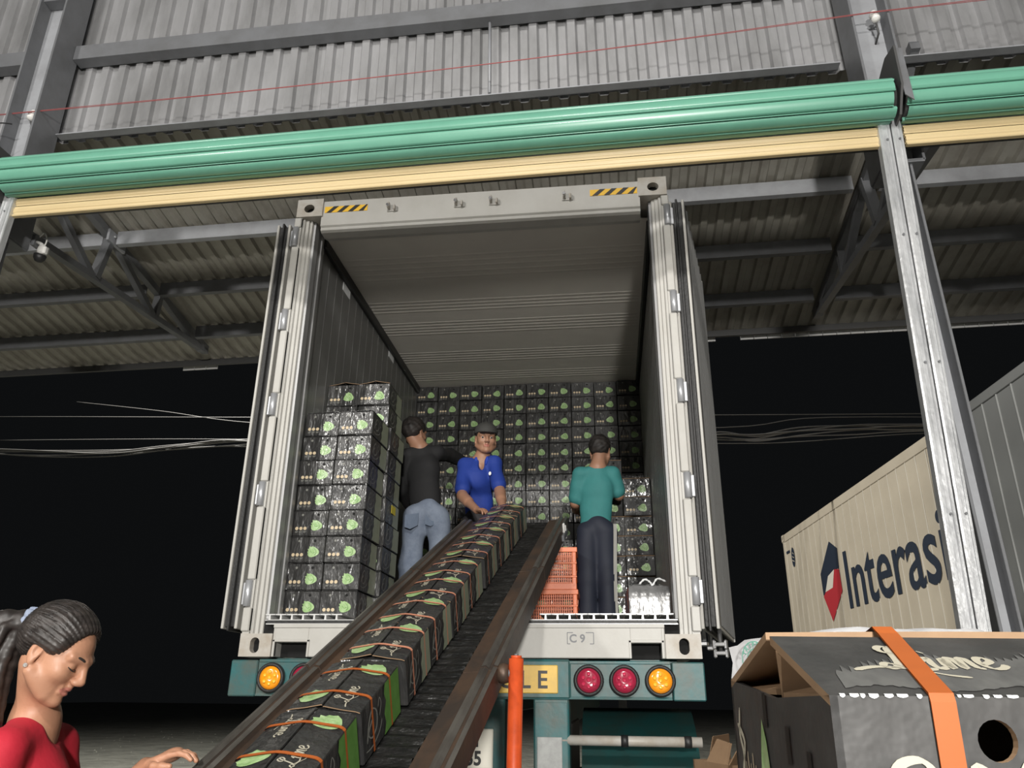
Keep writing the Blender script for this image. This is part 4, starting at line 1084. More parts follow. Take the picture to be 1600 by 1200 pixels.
for ya, yb in ((.015, FW_*.46), (FW_*.53, FW_ - .015)):                                 # folded-in end flaps, kraft side showing through the gaps
    mb = MB(); mb.prism([(.006, ya, FH_ - .004), (.006, yb, FH_ - .006), (.10, yb, FH_ + .012), (.10, ya, FH_ - .006)], (0, 0, .004), kraft); mb.build('end_flap', fg)
mb = MB(); mb.prism([(.008, FW_*.50, FH_ - .010), (.008, FW_*.475, FH_ + RH - .014), (.008, FW_*.525, FH_ + RH - .010)], (.08, 0, 0), kraft); mb.build('end_flap', fg)
for xs in (.066, .285):                          # strap: up the front, over the ridge, down the back
    pth = [(-.0022, 0), (-.0024, FH_ - .003), (-.001, FH_ + .002), (FW_*.23, FH_ + RH*.5 + .0026), (FW_*.46, FH_ + RH + .003), (FW_*.50, FH_ + RH + .008), (FW_*.77, FH_ + RH*.55 + .008), (FW_ + .001, FH_ + .006), (FW_ + .0014, 0)]
    mb = MB(); sk = lambda i: .022*(0 if i < 3 else (i-2)/2 if i < 5 else 1)
    L1 = [(xs + sk(i) - .0074, p[0], p[1]) for i, p in enumerate(pth)]; L2 = [(xs + sk(i) + .0074, p[0], p[1]) for i, p in enumerate(pth)]
    mb.grid([L1, L2], strap_m, False); mb.grid([[(p[0], p[1] + .0008, p[2] - .001) for p in L2], [(p[0], p[1] + .0008, p[2] - .001) for p in L1]], strap_m, False); mb.build('strap', fg)
# printing on the front and the left end
mb = MB()
for st in ([(.062, .094), (.070, .106), (.083, .108), (.090, .098), (.084, .086), (.070, .084), (.062, .094)], [(.100, .080), (.104, .106), (.106, .080)], [(.112, .082), (.113, .104), (.122, .100), (.121, .082)], [(.156, .100), (.150, .108), (.142, .104), (.146, .096), (.156, .090)]):
    ribbon(mb, st, .0065, (-.034, -.0012, .022), (1, 0, 0), (0, 0, 1), (0, 0, 0), cream_p, 5)
mb.build('front_print', fg)
mb = MB()
q = [(.115, .02), (.165, .02), (.160, .095), (.152, .125), (.146, .143), (.138, .128), (.132, .100), (.124, .070)]
mb.poly([(-.0012, p[0], p[1]) for p in q], lime_p)
for st in ([(.208, .148), (.213, .128), (.205, .112), (.212, .085)], [(.218, .135), (.200, .122), (.212, .10)]):
    ribbon(mb, st, .005, (-.0014, 0, 0), (0, 1, 0), (0, 0, 1), (0, 0, 0), cream_p, 4)
for k in range(5): ribbon(mb, [(.170 + .007*k, .07), (.172 + .007*k, .108 + .008*(k % 2))], .003, (-.0014, 0, 0), (0, 1, 0), (0, 0, 1), (0, 0, 0), dot_p, 2)
for qx, qz in ((.135, .150), (.085, .130), (.045, .118)): mb.poly([(-.0013, qx - .004, qz - .012), (-.0013, qx + .004, qz - .012), (-.0013, qx + .004, qz + .012), (-.0013, qx - .004, qz + .012)], black_p)
mb.build('end_print', fg)
# the cartons the big one stands on, and its neighbours behind that carry the bag
mb = MB(); carton_body(mb, carton_fg, seed=3); mst = mb.mesh('stacked_carton')
base = fg.location; Zr = Matrix.Rotation(yaw_f, 4, 'Z')
nlev = 7; hst = (base.z - .012 - .004)/nlev
for col_, (dx, dy) in enumerate(((.185, .117), (.255, .40))):
    hst = (base.z - .012 - .004)/nlev if col_ == 0 else (1.322 - .012)/8
    for k in range(nlev + (1 if col_ else 0)):
        p = base + Zr.to_3x3() @ Vector((dx, dy, 0))
        o = link('lime_carton', mst, None, (p.x, p.y, .012 + k*hst), (0, 0, yaw_f + PI/2)); o.scale = (1.0, 1.08, hst/CH*.995)
        o.location = (p.x + (o.scale[1]*CL/2)*math.cos(yaw_f), p.y + (o.scale[1]*CL/2)*math.sin(yaw_f), .012 + k*hst)
        tag(o, ('charcoal carton under the big strapped carton, %s from the floor' if col_ == 0 else 'charcoal carton under the white woven bag, %s from the floor') % ORD[k], 'carton', 'cartons stacked under the foreground carton')
# white woven bag lying behind the big carton
bagf = base + Zr.to_3x3() @ Vector((.150, .265, 0)); BZ = .012 + 8*hst
bg = thing('woven_bag', 'folded white woven bag with a round green stamp behind the big carton', 'bag', (bagf.x, bagf.y, BZ), (0, 0, yaw_f + .55))
rb = random.Random(8); mb = MB(); nx, ny = 18, 10; LX, LY = .24, .17
def bagpt(i, j, topside):
    u, v = i/nx, j/ny; e = min(1, 4*min(u, 1-u)*1.6, 4*min(v, 1-v)*2.2) ** .5 if 0 < u < 1 and 0 < v < 1 else 0
    h = .044 + .010*u
    z = (h*.80 + h*.20*e + .0020*math.sin(9*u + 4*v) + .0012*math.sin(23*u - 7*v)) if topside else .001
    ox = -.012*math.sin(PI*v); 
    return (-.022 + LX*u + ox*(1-u), LY*v + .004*math.sin(11*u), z)
mb.grid([[bagpt(i, j, True) for i in range(nx+1)] for j in range(ny+1)], bag_m, True)
mb.grid([[bagpt(i, j, False) for i in range(nx+1)][::-1] for j in range(ny+1)], bag_m, True)
def rim(pts_t, pts_b):
    mid = []
    for a, b in zip(pts_t, pts_b): mid.append(((a[0]+b[0])/2, (a[1]+b[1])/2 - .004, (a[2]+b[2])/2))
    mb.grid([pts_b, mid, pts_t], bag_m, True)
rim([bagpt(i, 0, True) for i in range(nx+1)], [bagpt(i, 0, False) for i in range(nx+1)])
rim([bagpt(i, ny, True) for i in range(nx+1)][::-1], [bagpt(i, ny, False) for i in range(nx+1)][::-1])
rim([bagpt(0, j, True) for j in range(ny+1)][::-1], [bagpt(0, j, False) for j in range(ny+1)][::-1])
rim([bagpt(nx, j, True) for j in range(ny+1)], [bagpt(nx, j, False) for j in range(ny+1)])
mb.build('bag_body', bg)
mb = MB(); sy_, sz_ = .122, .0195                # stamp printed on the end fold that faces the lens
for r in (.0175, .0100):
    ring = [(-.0352, sy_ + r*math.cos(a*PI/14), sz_ + r*math.sin(a*PI/14)) for a in range(29)]
    ring2 = [(-.0352, sy_ + (r-.0012)*math.cos(a*PI/14), sz_ + (r-.0012)*math.sin(a*PI/14)) for a in range(29)]
    mb.grid([ring, ring2], stamp_m, False)
sg = mb.build('stamp_ring', bg)
for k, ch in enumerate('TRIPPEL'):
    a = math.radians(156 - 22*k); me = text_mesh(ch, .0066, stamp_m, .0002, 0, 'CENTER'); r = .0114; rot = a - PI/2
    mesh_xf(me, lambda c: Vector((-.0353, sy_ - (r*math.cos(a) + c.x*math.cos(rot) - c.y*math.sin(rot)), sz_ + r*math.sin(a) + c.x*math.sin(rot) + c.y*math.cos(rot))))
    link('stamp_letter', me, bg)
# opened kraft carton lower down beside the stack
kp = cpt(1140, 1196, 1.06)
kc = thing('open_carton', 'opened brown cardboard carton low beside the big carton', 'carton', (kp.x, kp.y, kp.z - .10), (0, 0, .35))
mb = MB()
for lo, hi in (((0, 0, 0), (.12, .004, .10)), ((0, .11, 0), (.12, .114, .10)), ((0, 0, 0), (.004, .114, .10)), ((.116, 0, 0), (.12, .114, .10)), ((0, 0, 0), (.12, .114, .004))): mb.box(lo, hi, kraft)
mb.build('carton_body', kc)
for pts, off in ((((.0, .0, .10), (.05, .0, .10), (.042, -.012, .122), (.008, -.012, .12)), (0, .003, 0)), (((.0, .01, .10), (.0, .07, .10), (.014, .06, .130), (.014, .02, .126)), (.003, 0, 0)), (((.02, .10, .10), (.06, .11, .10), (.055, .10, .135), (.024, .09, .132)), (0, .003, 0))):
    mb = MB(); mb.prism(pts, off, kraft); mb.build('open_flap', kc)
for k in range(7):
    hk = (kp.z - .10 - .012)/7
    o = link('lime_carton', mst, None, (kp.x + .11, kp.y - .10, .012 + k*hk), (0, 0, .35)); o.scale = (1, 1, hk/CH*.99)
    tag(o, 'charcoal carton under the opened brown carton, %s from the floor' % ORD[k], 'carton', 'cartons stacked under the opened carton')

# ================================================================== PEOPLE
def V3(*a): return np.array(a, np.float32)
class SDF:
    """smooth union of simple solids, sampled on a grid and turned into one continuous surface"""
    def __init__(s): s.p = []
    def cap(s, a, b, ra, rb=None, k=.02, flat=None, op='add'):
        s.p.append(('cap', np.array(a, np.float32), np.array(b, np.float32), ra, ra if rb is None else rb, k, flat, op)); return s
    def chain(s, pts, rs_, k=.02, flat=None):
        for i in range(len(pts) - 1): s.cap(pts[i], pts[i+1], rs_[i], rs_[i+1], k, flat)
        return s
    def ell(s, c, r, M=None, k=.02, op='add'):
        M = np.eye(3) if M is None else np.array(M); s.p.append(('ell', np.array(c, np.float32), np.array(r, np.float32), M.astype(np.float32), k, op)); return s
    def plane(s, c, n, k=.0):
        n = np.array(n, float); n = n/np.linalg.norm(n); s.p.append(('pln', np.array(c, np.float32), n.astype(np.float32), k)); return s
    def bounds(s):
        lo, hi = np.full(3, 1e9), np.full(3, -1e9)
        for q in s.p:
            if q[0] == 'cap' and q[7] == 'add':
                r = max(q[3], q[4])
                for e in (q[1], q[2]): lo = np.minimum(lo, e - r); hi = np.maximum(hi, e + r)
            if q[0] == 'ell' and q[5] == 'add':
                r = q[2].max(); lo = np.minimum(lo, q[1] - r); hi = np.maximum(hi, q[1] + r)
        return lo, hi
    def field(s, h, noise=None):
        lo, hi = s.bounds(); lo = lo - 3*h - .012; hi = hi + 3*h + .012
        n = np.ceil((hi - lo)/h).astype(int) + 1
        ax = [(lo[i] + h*np.arange(n[i])).astype(np.float32) for i in range(3)]
        D = np.full(n, .08, np.float32)
        for q in s.p:
            if q[0] == 'pln':
                _, c, nn_, k = q
                d = ((ax[0][:, None, None] - c[0])*nn_[0] + (ax[1][None, :, None] - c[1])*nn_[1] + (ax[2][None, None, :] - c[2])*nn_[2])
                D = np.maximum(D, d); continue
            if q[0] == 'cap': _, a, b, ra, rb, k, flat, op = q; r = max(ra, rb); l = np.minimum(a, b) - r; u = np.maximum(a, b) + r
            else: _, c, rr, M, k, op = q; r = rr.max(); l = c - r; u = c + r
            mg = k + 2*h + .01
            i0 = np.maximum(((l - mg - lo)/h).astype(int), 0); i1 = np.minimum(((u + mg - lo)/h).astype(int) + 2, n)
            if (i1 <= i0).any(): continue
            sl = tuple(slice(i0[i], i1[i]) for i in range(3))
            x = ax[0][sl[0]][:, None, None]; y = ax[1][sl[1]][None, :, None]; z = ax[2][sl[2]][None, None, :]
            if q[0] == 'cap':
                ab = b - a; L2 = max(float(ab @ ab), 1e-9)
                px, py, pz_ = x - a[0], y - a[1], z - a[2]
                t = np.clip((px*ab[0] + py*ab[1] + pz_*ab[2])/L2, 0, 1)
                dx, dy, dz = px - t*ab[0], py - t*ab[1], pz_ - t*ab[2]
                if flat is not None:
                    fx, ff = flat; fx = np.array(fx, float); fx = fx/np.linalg.norm(fx); w_ = dx*fx[0] + dy*fx[1] + dz*fx[2]; g = w_*(ff - 1)
                    dx = dx + fx[0]*g; dy = dy + fx[1]*g; dz = dz + fx[2]*g
                d = np.sqrt(dx*dx + dy*dy + dz*dz) - (ra + (rb - ra)*t)
            else:
                px, py, pz_ = x - c[0], y - c[1], z - c[2]
                e = [(px*M[0][i] + py*M[1][i] + pz_*M[2][i]) for i in range(3)]
                k0 = np.sqrt((e[0]/rr[0])**2 + (e[1]/rr[1])**2 + (e[2]/rr[2])**2); k1 = np.sqrt((e[0]/rr[0]**2)**2 + (e[1]/rr[1]**2)**2 + (e[2]/rr[2]**2)**2) + 1e-9
                d = np.minimum(k0*(k0 - 1)/k1, .3)
            cur = D[sl]
            if op == 'add':
                hh = np.clip(.5 + .5*(cur - d)/k, 0, 1); D[sl] = cur + (d - cur)*hh - k*hh*(1 - hh)
            else:
                hh = np.clip(.5 - .5*(cur + d)/k, 0, 1); D[sl] = cur + (-d - cur)*hh + k*hh*(1 - hh)
        if noise is not None:
            D = D + noise(ax[0][:, None, None], ax[1][None, :, None], ax[2][None, None, :])
        for i in range(3):
            ix = [slice(None)]*3; ix[i] = 0; D[tuple(ix)] = np.maximum(D[tuple(ix)], h); ix[i] = -1; D[tuple(ix)] = np.maximum(D[tuple(ix)], h)
        return D, lo, h
    def mesh(s, name, h, mats, matfn=None, noise=None):
        D, lo, h = s.field(h, noise)
        S = D < 0
        c = np.zeros(np.array(D.shape) - 1, np.int8)
        for i in (0, 1):
            for j in (0, 1):
                for k in (0, 1): c += S[i:S.shape[0]-1+i, j:S.shape[1]-1+j, k:S.shape[2]-1+k]
        act = np.argwhere((c > 0) & (c < 8)); idx = np.full(c.shape, -1, np.int32)
        idx[act[:, 0], act[:, 1], act[:, 2]] = np.arange(len(act))
        acc = np.zeros((len(act), 3)); cnt = np.zeros(len(act))
        I, J, K = act.T
        cs = [(0,0,0),(1,0,0),(0,1,0),(1,1,0),(0,0,1),(1,0,1),(0,1,1),(1,1,1)]
        vals = [D[I+a, J+b, K+d] for a, b, d in cs]
        for a in range(8):
            for b in range(a + 1, 8):
                df = [cs[b][i] - cs[a][i] for i in range(3)]
                if sum(map(abs, df)) != 1: continue
                m = (vals[a] < 0) != (vals[b] < 0)
                t = np.where(m, vals[a]/np.where(m, vals[a] - vals[b], 1), 0)
                for i in range(3): acc[:, i] += np.where(m, cs[a][i] + t*df[i], 0)
                cnt += m
        P = (act + acc/cnt[:, None])*h + lo
        Q = []
        for axis in range(3):
            s0 = [slice(None)]*3; s1 = [slice(None)]*3; s0[axis] = slice(0, -1); s1[axis] = slice(1, None)
            A_, B_ = S[tuple(s0)], S[tuple(s1)]
            e = np.argwhere(A_ != B_)
            o1, o2 = [(1, 2), (2, 0), (0, 1)][axis]
            ok = (e[:, o1] > 0) & (e[:, o2] > 0) & (e[:, o1] < D.shape[o1]-1) & (e[:, o2] < D.shape[o2]-1); e = e[ok]
            def cell(d1, d2):
                f = e.copy(); f[:, o1] -= d1; f[:, o2] -= d2; return idx[f[:, 0], f[:, 1], f[:, 2]]
            q = np.stack([cell(1, 1), cell(0, 1), cell(0, 0), cell(1, 0)], 1)
            flip = ~A_[e[:, 0], e[:, 1], e[:, 2]]; q[flip] = q[flip][:, ::-1]
            Q.append(q)
        Q = np.concatenate(Q); Q = Q[(Q >= 0).all(1)]
        me = bpy.data.meshes.new(name)
        me.vertices.add(len(P)); me.vertices.foreach_set('co', P.astype(np.float32).ravel())
        me.loops.add(len(Q)*4); me.loops.foreach_set('vertex_index', Q.astype(np.int32).ravel())
        me.polygons.add(len(Q)); me.polygons.foreach_set('loop_start', np.arange(0, len(Q)*4, 4, dtype=np.int32))
        me.polygons.foreach_set('use_smooth', np.ones(len(Q), bool))
        for m in mats: me.materials.append(m)
        if matfn is not None:
            cen = P[Q].mean(1); me.polygons.foreach_set('material_index', matfn(cen).astype(np.int32))
        me.update(calc_edges=True); me.validate()
        return me
def nrm(v): v = np.array(v, float); return v/np.linalg.norm(v)
class Frame:
    """head frame: x to the person's right, y where the face looks, z up through the crown"""
    def __init__(s, c, fwd, up=(0, 0, 1), sc=1.0):
        y = nrm(fwd); up = np.array(up, float); z = nrm(up - y*(up @ y)); x = np.cross(y, z)
        s.M = np.stack([x, y, z], 1); s.c = np.array(c, float); s.s = sc
    def __call__(s, x, y, z): return s.c + s.M @ (np.array((x, y, z), float)*s.s)
    def d(s, x, y, z): return s.M @ np.array((x, y, z), float)
    def loc(s, P): return ((P - s.c) @ s.M)/s.s
def add_head(S, F, female=False):
    s = F.s; E = lambda c, r, k=.012, op='add': S.ell(F(*c), np.array(r)*s, F.M, k*s, op)
    C_ = lambda a, b, ra, rb, k=.012, op='add': S.cap(F(*a), F(*b), ra*s, rb*s, k*s, None, op)
    E((0, -.018, .035), (.074, .092, .080)); E((0, .028, -.012), (.063, .062, .085), .03)
    C_((0, .030, -.060), (0, .064, -.090), .044, .022 if female else .026, .03)
    for e in (-1, 1):
        E((e*.037, .056, -.024), (.026, .028, .024), .02)
        C_((e*.068, .005, -.055), (e*.03, .055, -.088), .014, .014, .03)     # jaw line
        C_((e*.048, .070, .022), (e*.012, .088, .020), .010, .010, .014)      # brow
        E((e*.032, .098, .000), (.020, .014, .012), .014, 'sub')             # eye socket
        E((e*.032, .073, .001), (.015, .013, .012), .004)                   # lids
        E((e*.075, -.010, -.008), (.008, .017, .030), .008)                   # ears
        E((e*.081, -.004, -.004), (.006, .009, .016), .004, 'sub')
        E((e*.077, -.004, -.033), (.006, .008, .009), .006)
        E((e*.0115, .100, -.031), (.0085, .010, .0075), .005)                 # nostril wings
    C_((0, .088, .016), (0, .109, -.024), .0085, .0115, .012)
    C_((0, .095, -.030), (0, .091, -.046), .007, .007, .01)
    C_((-.018, .082, -.054), (.018, .082, -.054), .0065, .0065, .006); E((0, .092, -.053), (.013, .008, .0065), .006)
    C_((-.015, .083, -.066), (.015, .083, -.066), .007, .007, .006); E((0, .090, -.066), (.012, .008, .007), .006)
    C_((-.022, .094, -.0600), (.022, .094, -.0600), .0022, .0022, .004, 'sub')
    E((0, .080, -.094), (.018, .016, .014), .016)
def head_mat(F):
    """lip faces get their own colour"""
    def fn(P):
        q = F.loc(P); m = np.zeros(len(P), int)
        m[(np.abs(q[:, 0]) < .022) & (q[:, 1] > .083) & (((q[:, 2] + .060)/.0125)**2 + (q[:, 0]/.023)**2 < 1)] = 1
        return m
    return fn
def add_hand(S, wrist, fwd, palm, thumb, sc=1.0, curl=.35, spread=.16, k=.004):
    """palm = the way the palm faces; thumb = the side the thumb is on"""
    f = nrm(fwd); p = nrm(np.array(palm, float) - f*(np.dot(palm, f))); t = nrm(np.cross(p, f)); 
    if np.dot(t, thumb) < 0: t = -t
    w_ = np.array(wrist, float); s = sc
    S.cap(w_ + f*.010*s, w_ + f*.075*s, .028*s, .036*s, .012, (p, 1.9))
    S.cap(w_ + f*.02*s + t*.018*s, w_ + f*.055*s + t*.026*s, .018*s, .013*s, .012)
    for i, (off, L_, r) in enumerate(((.030, .072, .0090), (.010, .080, .0093), (-.011, .075, .0088), (-.030, .058, .0078))):
        b = w_ + f*.082*s + t*off*s; a = spread*(1.2 - .8*i); d = nrm(f + t*a*.5); pts = [b - f*.02*s]; c = curl*(1 + .12*i)
        cur = b; ang_ = c*.55; pts.append(cur)
        for L2 in (.45, .31, .24):
            dd = nrm(d*math.cos(ang_) + p*math.sin(ang_)); cur = cur + dd*L_*L2*s; pts.append(cur); ang_ += c
        S.chain(pts, [r*s*1.05, r*s, r*s*.93, r*s*.86, r*s*.72], k)
    b = w_ + f*.022*s + t*.026*s; d1 = nrm(f*.62 + t*.75 + p*.30); m1 = b + d1*.038*s; d2 = nrm(f*.88 + t*.38 + p*.35); m2 = m1 + d2*.030*s; m3 = m2 + nrm(f + p*.4 + t*.08)*.022*s
    S.chain([b, m1, m2, m3], [.0135*s, .0115*s, .0105*s, .0082*s], .006)
def folds(dirs, amp):
    def fn(x, y, z):
        o = 0
        for (a, b, c, ph_, w_) in dirs: o = o + w_*np.sin(a*x + b*y + c*z + ph_ + 1.3*np.sin(.31*b*x - .23*a*y + .17*c*z))
        return (amp*o).astype(np.float32)
    return fn
def eyes(F, root, female=False):
    for e in (-1, 1):
        mb = MB(); c = F(e*.032, .0765, .0005); r = .0112*F.s
        for i in range(2):
            pass
        ax_ = Vector(F.d(e*.10, 1, -.1)).normalized()
        mb.lathe([(r*math.sin(a), r*math.cos(a)) for a in [PI*k/8 for k in range(8, -1, -1)]], c, ax_, eye_w, 12)
        rr = [(r*1.03*math.sin(a), r*1.03*math.cos(a)) for a in (.62, .4, .2, .0001)]
        mb.lathe(rr, c, ax_, eye_d, 12); mb.build('eye', root)
def brows(F, root, m, lash=False):
    for e in (-1, 1):
        pts = [F(e*x, y, z) for x, y, z in ((.014, .0945, .0205), (.026, .0905, .0250), (.040, .0812, .0265), (.053, .0690, .0215))]
        mb = MB(); mb.tube(catmull([tuple(p) for p in pts], 4), [.0022*F.s]*3 + [.0036*F.s]*6 + [.0022*F.s]*3 + [.0012*F.s], m, 6); mb.build('eyebrow', root)
        if lash:
            pts = [F(e*x, y, z) for x, y, z in ((.018, .0835, -.005), (.026, .0870, -.0075), (.036, .0860, -.0070), (.047, .0765, -.0025))]
            mb = MB(); mb.tube(catmull([tuple(p) for p in pts], 4), .0017*F.s, m, 6); mb.build('eyelash', root)
def person_root(label, loc): return thing('person', label, 'person', loc)
def A3(u, v, y): return np.array(at_px(u, v, y))
def Z3(u, v, zc): return np.array(cpt(u, v, zc))
def build_person(root, F, J, front, skin, shirt_m, trouser_m, sleeve, h, hem, female=False, extra_shirt=None, neck_cut=None, hands=None, loose=1.0, leg_r=1.0):
    """J: joints in the world: neck, shL, shR, elL, elR, wrL, wrR, hip, hipL, hipR, knL, knR, anL, anR. One skin body; clothes are shells around it."""
    O = np.array(root.location); f = nrm(front); s = F.s
    j = {k: np.array(v, float) - O for k, v in J.items()}
    H = Frame(F.c - O, F.M[:, 1], F.M[:, 2], s); up = nrm(j['neck'] - j['hip']); shc = (j['shL'] + j['shR'])/2
    side = nrm(j['shR'] - j['shL']); hw = np.linalg.norm(j['shR'] - j['shL'])/2
    B = SDF(); add_head(B, H, female)
    B.cap(H(0, -.022, -.045), j['neck'] + up*.0, .050*s if not female else .045*s, .058*s if not female else .050*s, .025)
    B.cap(j['neck'], shc - up*.02, .055*s, .06*s, .03)
    B.cap(j['neck'] - up*.015, j['shL']*.75 + shc*.25, .042*s, .036*s, .035); B.cap(j['neck'] - up*.015, j['shR']*.75 + shc*.25, .042*s, .036*s, .035)
    ch = shc - up*.13; wa = j['hip'] + (shc - j['hip'])*.30
    B.chain([shc - up*.10, ch, wa, j['hip']], [hw*.80, hw*.82, hw*.72, hw*.78], .03, (f, 1.75))
    for sd in 'LR':
        B.chain([j['sh'+sd], j['el'+sd], j['wr'+sd]], [.044*s, .036*s, .026*s], .02)
        B.cap(j['el'+sd] + (j['wr'+sd] - j['el'+sd])*.1, j['el'+sd] + (j['wr'+sd] - j['el'+sd])*.45, .038*s, .035*s, .02)
        B.chain([j['hip'+sd], j['kn'+sd], j['an'+sd]], [.072*s, .048*s, .036*s], .03)
        B.cap(j['an'+sd] - np.array((0, 0, .03)), j['an'+sd] - np.array((0, 0, .05)) + f*.12, .03*s, .026*s, .02)
    for hd in hands or []: add_hand(B, hd[0] - O, *hd[1:])
    me = B.mesh('body', h, [skin, lip_m], head_mat(H))
    body = link('body', me, root)
    # shirt
    T = SDF(); lo = loose
    T.chain([shc - up*.115, ch, wa, j['hip'] - up*hem], [hw*.86*lo, hw*.90*lo, hw*.84*lo, hw*.90*lo], .04, (f, 1.60))
    T.cap(j['neck'] - up*.03, j['shL'] - up*.0, .052*s, .050*s*lo, .04); T.cap(j['neck'] - up*.03, j['shR'], .052*s, .050*s*lo, .04)
    T.ell(shc - up*.10 + f*.02, np.array((hw*.95, .105*s*lo, .12)), np.stack([side, f, up], 1), .05)
    if female:
        for e in (-1, 1): T.ell(ch + side*e*.075 + f*.085 - up*.03, np.array((.062, .05, .06)), np.stack([side, f, up], 1), .04)
    for sd in 'LR':
        a, b, c = j['sh'+sd], j['el'+sd], j['wr'+sd]
        if sleeve <= 1: T.cap(a, a + (b - a)*sleeve, .053*s*lo, .057*s*lo, .03)
        else: T.chain([a, b, b + (c - b)*(sleeve - 1)], [.054*s*lo, .050*s*lo, .040*s*lo], .02)
    for q in (extra_shirt(j) if extra_shirt else []): T.p.append(q)
    T.plane(j['hip'] - up*hem, -up)
    if neck_cut is not None:
        for (c, r) in neck_cut(j, f, up, side): T.ell(c, r, np.stack([side, f, up], 1), .012, 'sub')
    rr = random.Random(len(root['label'])); ds = [(rr.uniform(-26, 26), rr.uniform(-26, 26), rr.uniform(-34, 34), rr.uniform(0, 6), w_) for w_ in (1, 1, .8, .6)]
    ms = T.mesh('shirt', h, [shirt_m], None, folds(ds, .0028)); shirt = link('shirt', ms, root)
    # trousers
    P = SDF(); P.ell(j['hip'] + up*.01, np.array((hw*.80, .094*s, .10)), np.stack([side, f, up], 1), .05)
    for sd in 'LR':
        P.chain([j['hip'+sd], j['kn'+sd], j['an'+sd] + np.array((0, 0, .0))], [.086*s*leg_r, .070*s*leg_r, .064*s*leg_r], .03)
    zf = min(j['anL'][2], j['anR'][2]) - .03
    P.plane((0, 0, zf), (0, 0, -1))
    ds = [(rr.uniform(-20, 20), rr.uniform(-20, 20), rr.uniform(-40, 40), rr.uniform(0, 6), w_) for w_ in (1, .9, .8)]
    link('trousers', P.mesh('trousers', max(h, .007), [trouser_m], None, folds(ds, .0035)), root)
    for sd in 'LR':                              # shoes
        a = j['an'+sd]; Sx = SDF(); zb = -O[2]*0 + j['an'+sd][2] - .055
        Sx.cap((a[0], a[1], zb + .025), np.array((a[0], a[1], zb + .022)) + nrm((f[0], f[1], 0))*.15, .042, .034, .02); Sx.cap((a[0], a[1], zb + .03), (a[0], a[1], zb + .06), .04, .038, .02); Sx.plane((0, 0, zb - .012), (0, 0, -1))
        link('shoe', Sx.mesh('shoe', .009, [shoe_m]), root)
    return j, H, O, up, side, f, shc
def hair_short(H, root, m, h=.005, cut=((0, .105, -.035), (.085, .075, .082)), nape=-.045, thick=.011):
    S = SDF(); s = H.s
    S.ell(H(0, -.018, .038), np.array((.074 + thick, .092 + thick, .080 + thick))*s, H.M, .01)
    S.ell(H(0, -.05, .01), np.array((.070 + thick*.5, .055 + thick*.5, .065))*s, H.M, .02)
    S.ell(H(*cut[0]), np.array(cut[1])*s, H.M, .01, 'sub')
    for e in (-1, 1): S.ell(H(e*.088, .0, -.025), np.array((.028, .034, .040))*s, H.M, .008, 'sub')
    S.plane(H(0, 0, nape), -H.d(0, -.35, 1))
    rr = random.Random(3); ds = [(rr.uniform(-170, 170), rr.uniform(-170, 170), rr.uniform(-120, 120), rr.uniform(0, 6), 1) for _ in range(4)]
    return link('hair', S.mesh('hair', h, [m], None, folds(ds, .0011)), root)

# ---- man in the black sweatshirt, back turned
y0 = 1.42; hy = .004
F = Frame(A3(648, 677, y0), (.45, .89, -.05), (0.0, -.02, 1), 1.0)
J = dict(neck=A3(656, 700, y0 - .01), shL=A3(633, 714, y0 - .02), shR=A3(683, 708, y0 + .03), elL=A3(626, 765, y0 + .05), wrL=A3(640, 792, y0 + .27), elR=A3(703, 712, y0 + .22), wrR=A3(728, 722, y0 + .42),
         hip=A3(666, 800, y0), hipL=A3(651, 808, y0), hipR=A3(683, 808, y0))
hipz = J['hip'][2]
for sd, dx, dy in (('L', -.10, .02), ('R', .10, .06)):
    J['an'+sd] = np.array((J['hip'][0] + dx*1.15, y0 + dy, FL + .075)); J['kn'+sd] = (J['hip'+sd] + J['an'+sd])/2 + np.array((dx*.2, .03, 0.02))
p1 = person_root('man in black sweatshirt and faded jeans standing with his back turned', (float(J['hip'][0]), y0, FL))
hn = [(J['wrR'], (.75, .6, -.1), (-.6, .7, 0), (0, 0, 1), .95, .35), (J['wrL'], (.3, .9, -.1), (1, -.2, 0), (0, 0, 1), .95, .4)]
j, H, O, up, side, f, shc = build_person(p1, F, J, (.10, .99, 0), skin_m, black_sh, jeans_m, 1.96, .0055, .035, hands=hn, loose=1.06, leg_r=1.12,
    neck_cut=lambda j, f, up, side: [(j['neck'] + up*.035, np.array((.062, .058, .045)))])
hair_short(H, p1, hair_m)
brows(H, p1, hair_m); eyes(H, p1)
for e in (-1, 1):                                # back pockets of the jeans
    c = j['hip'] - f*.108 + side*e*.075 - np.array((0, 0, .075)); mb = MB()
    q = [(-.05, .05), (.05, .05), (.048, -.04), (0, -.065), (-.048, -.04)]
    mb.prism([tuple(c + side*a + np.array((0, 0, b)) + f*.02*abs(a)/.05) for a, b in q], tuple(-f*.006), mat('jeans_dark', (0.13, 0.165, 0.225), .85)); mb.build('pocket', p1)

# ---- man in the blue polo and cap, facing out
y0 = 1.40
F = Frame(A3(759, 686, y0 - .06), (.26, -.93, -.16), (.05, -.15, 1), 1.0)
J = dict(neck=A3(753, 718, y0 - .02), shR=A3(727, 727, y0 - .03), shL=A3(772, 724, y0 - .04), elR=A3(722, 775, y0 - .20), wrR=A3(745, 797, .93), elL=A3(781, 768, y0 - .16), wrL=A3(786, 797, 1.0),
         hip=A3(748, 812, y0 + .05), hipR=A3(737, 822, y0 + .05), hipL=A3(764, 820, y0 + .05))
for sd, dx in (('R', -.09), ('L', .09)):
    J['an'+sd] = np.array((J['hip'][0] + dx*1.2, y0 + .08, FL + .075)); J['kn'+sd] = (J['hip'+sd] + J['an'+sd])/2 + np.array((0, -.04, 0))
p2 = person_root('man in blue polo shirt and dark cap steadying cartons on the conveyor', (float(J['hip'][0]), y0 + .05, FL))
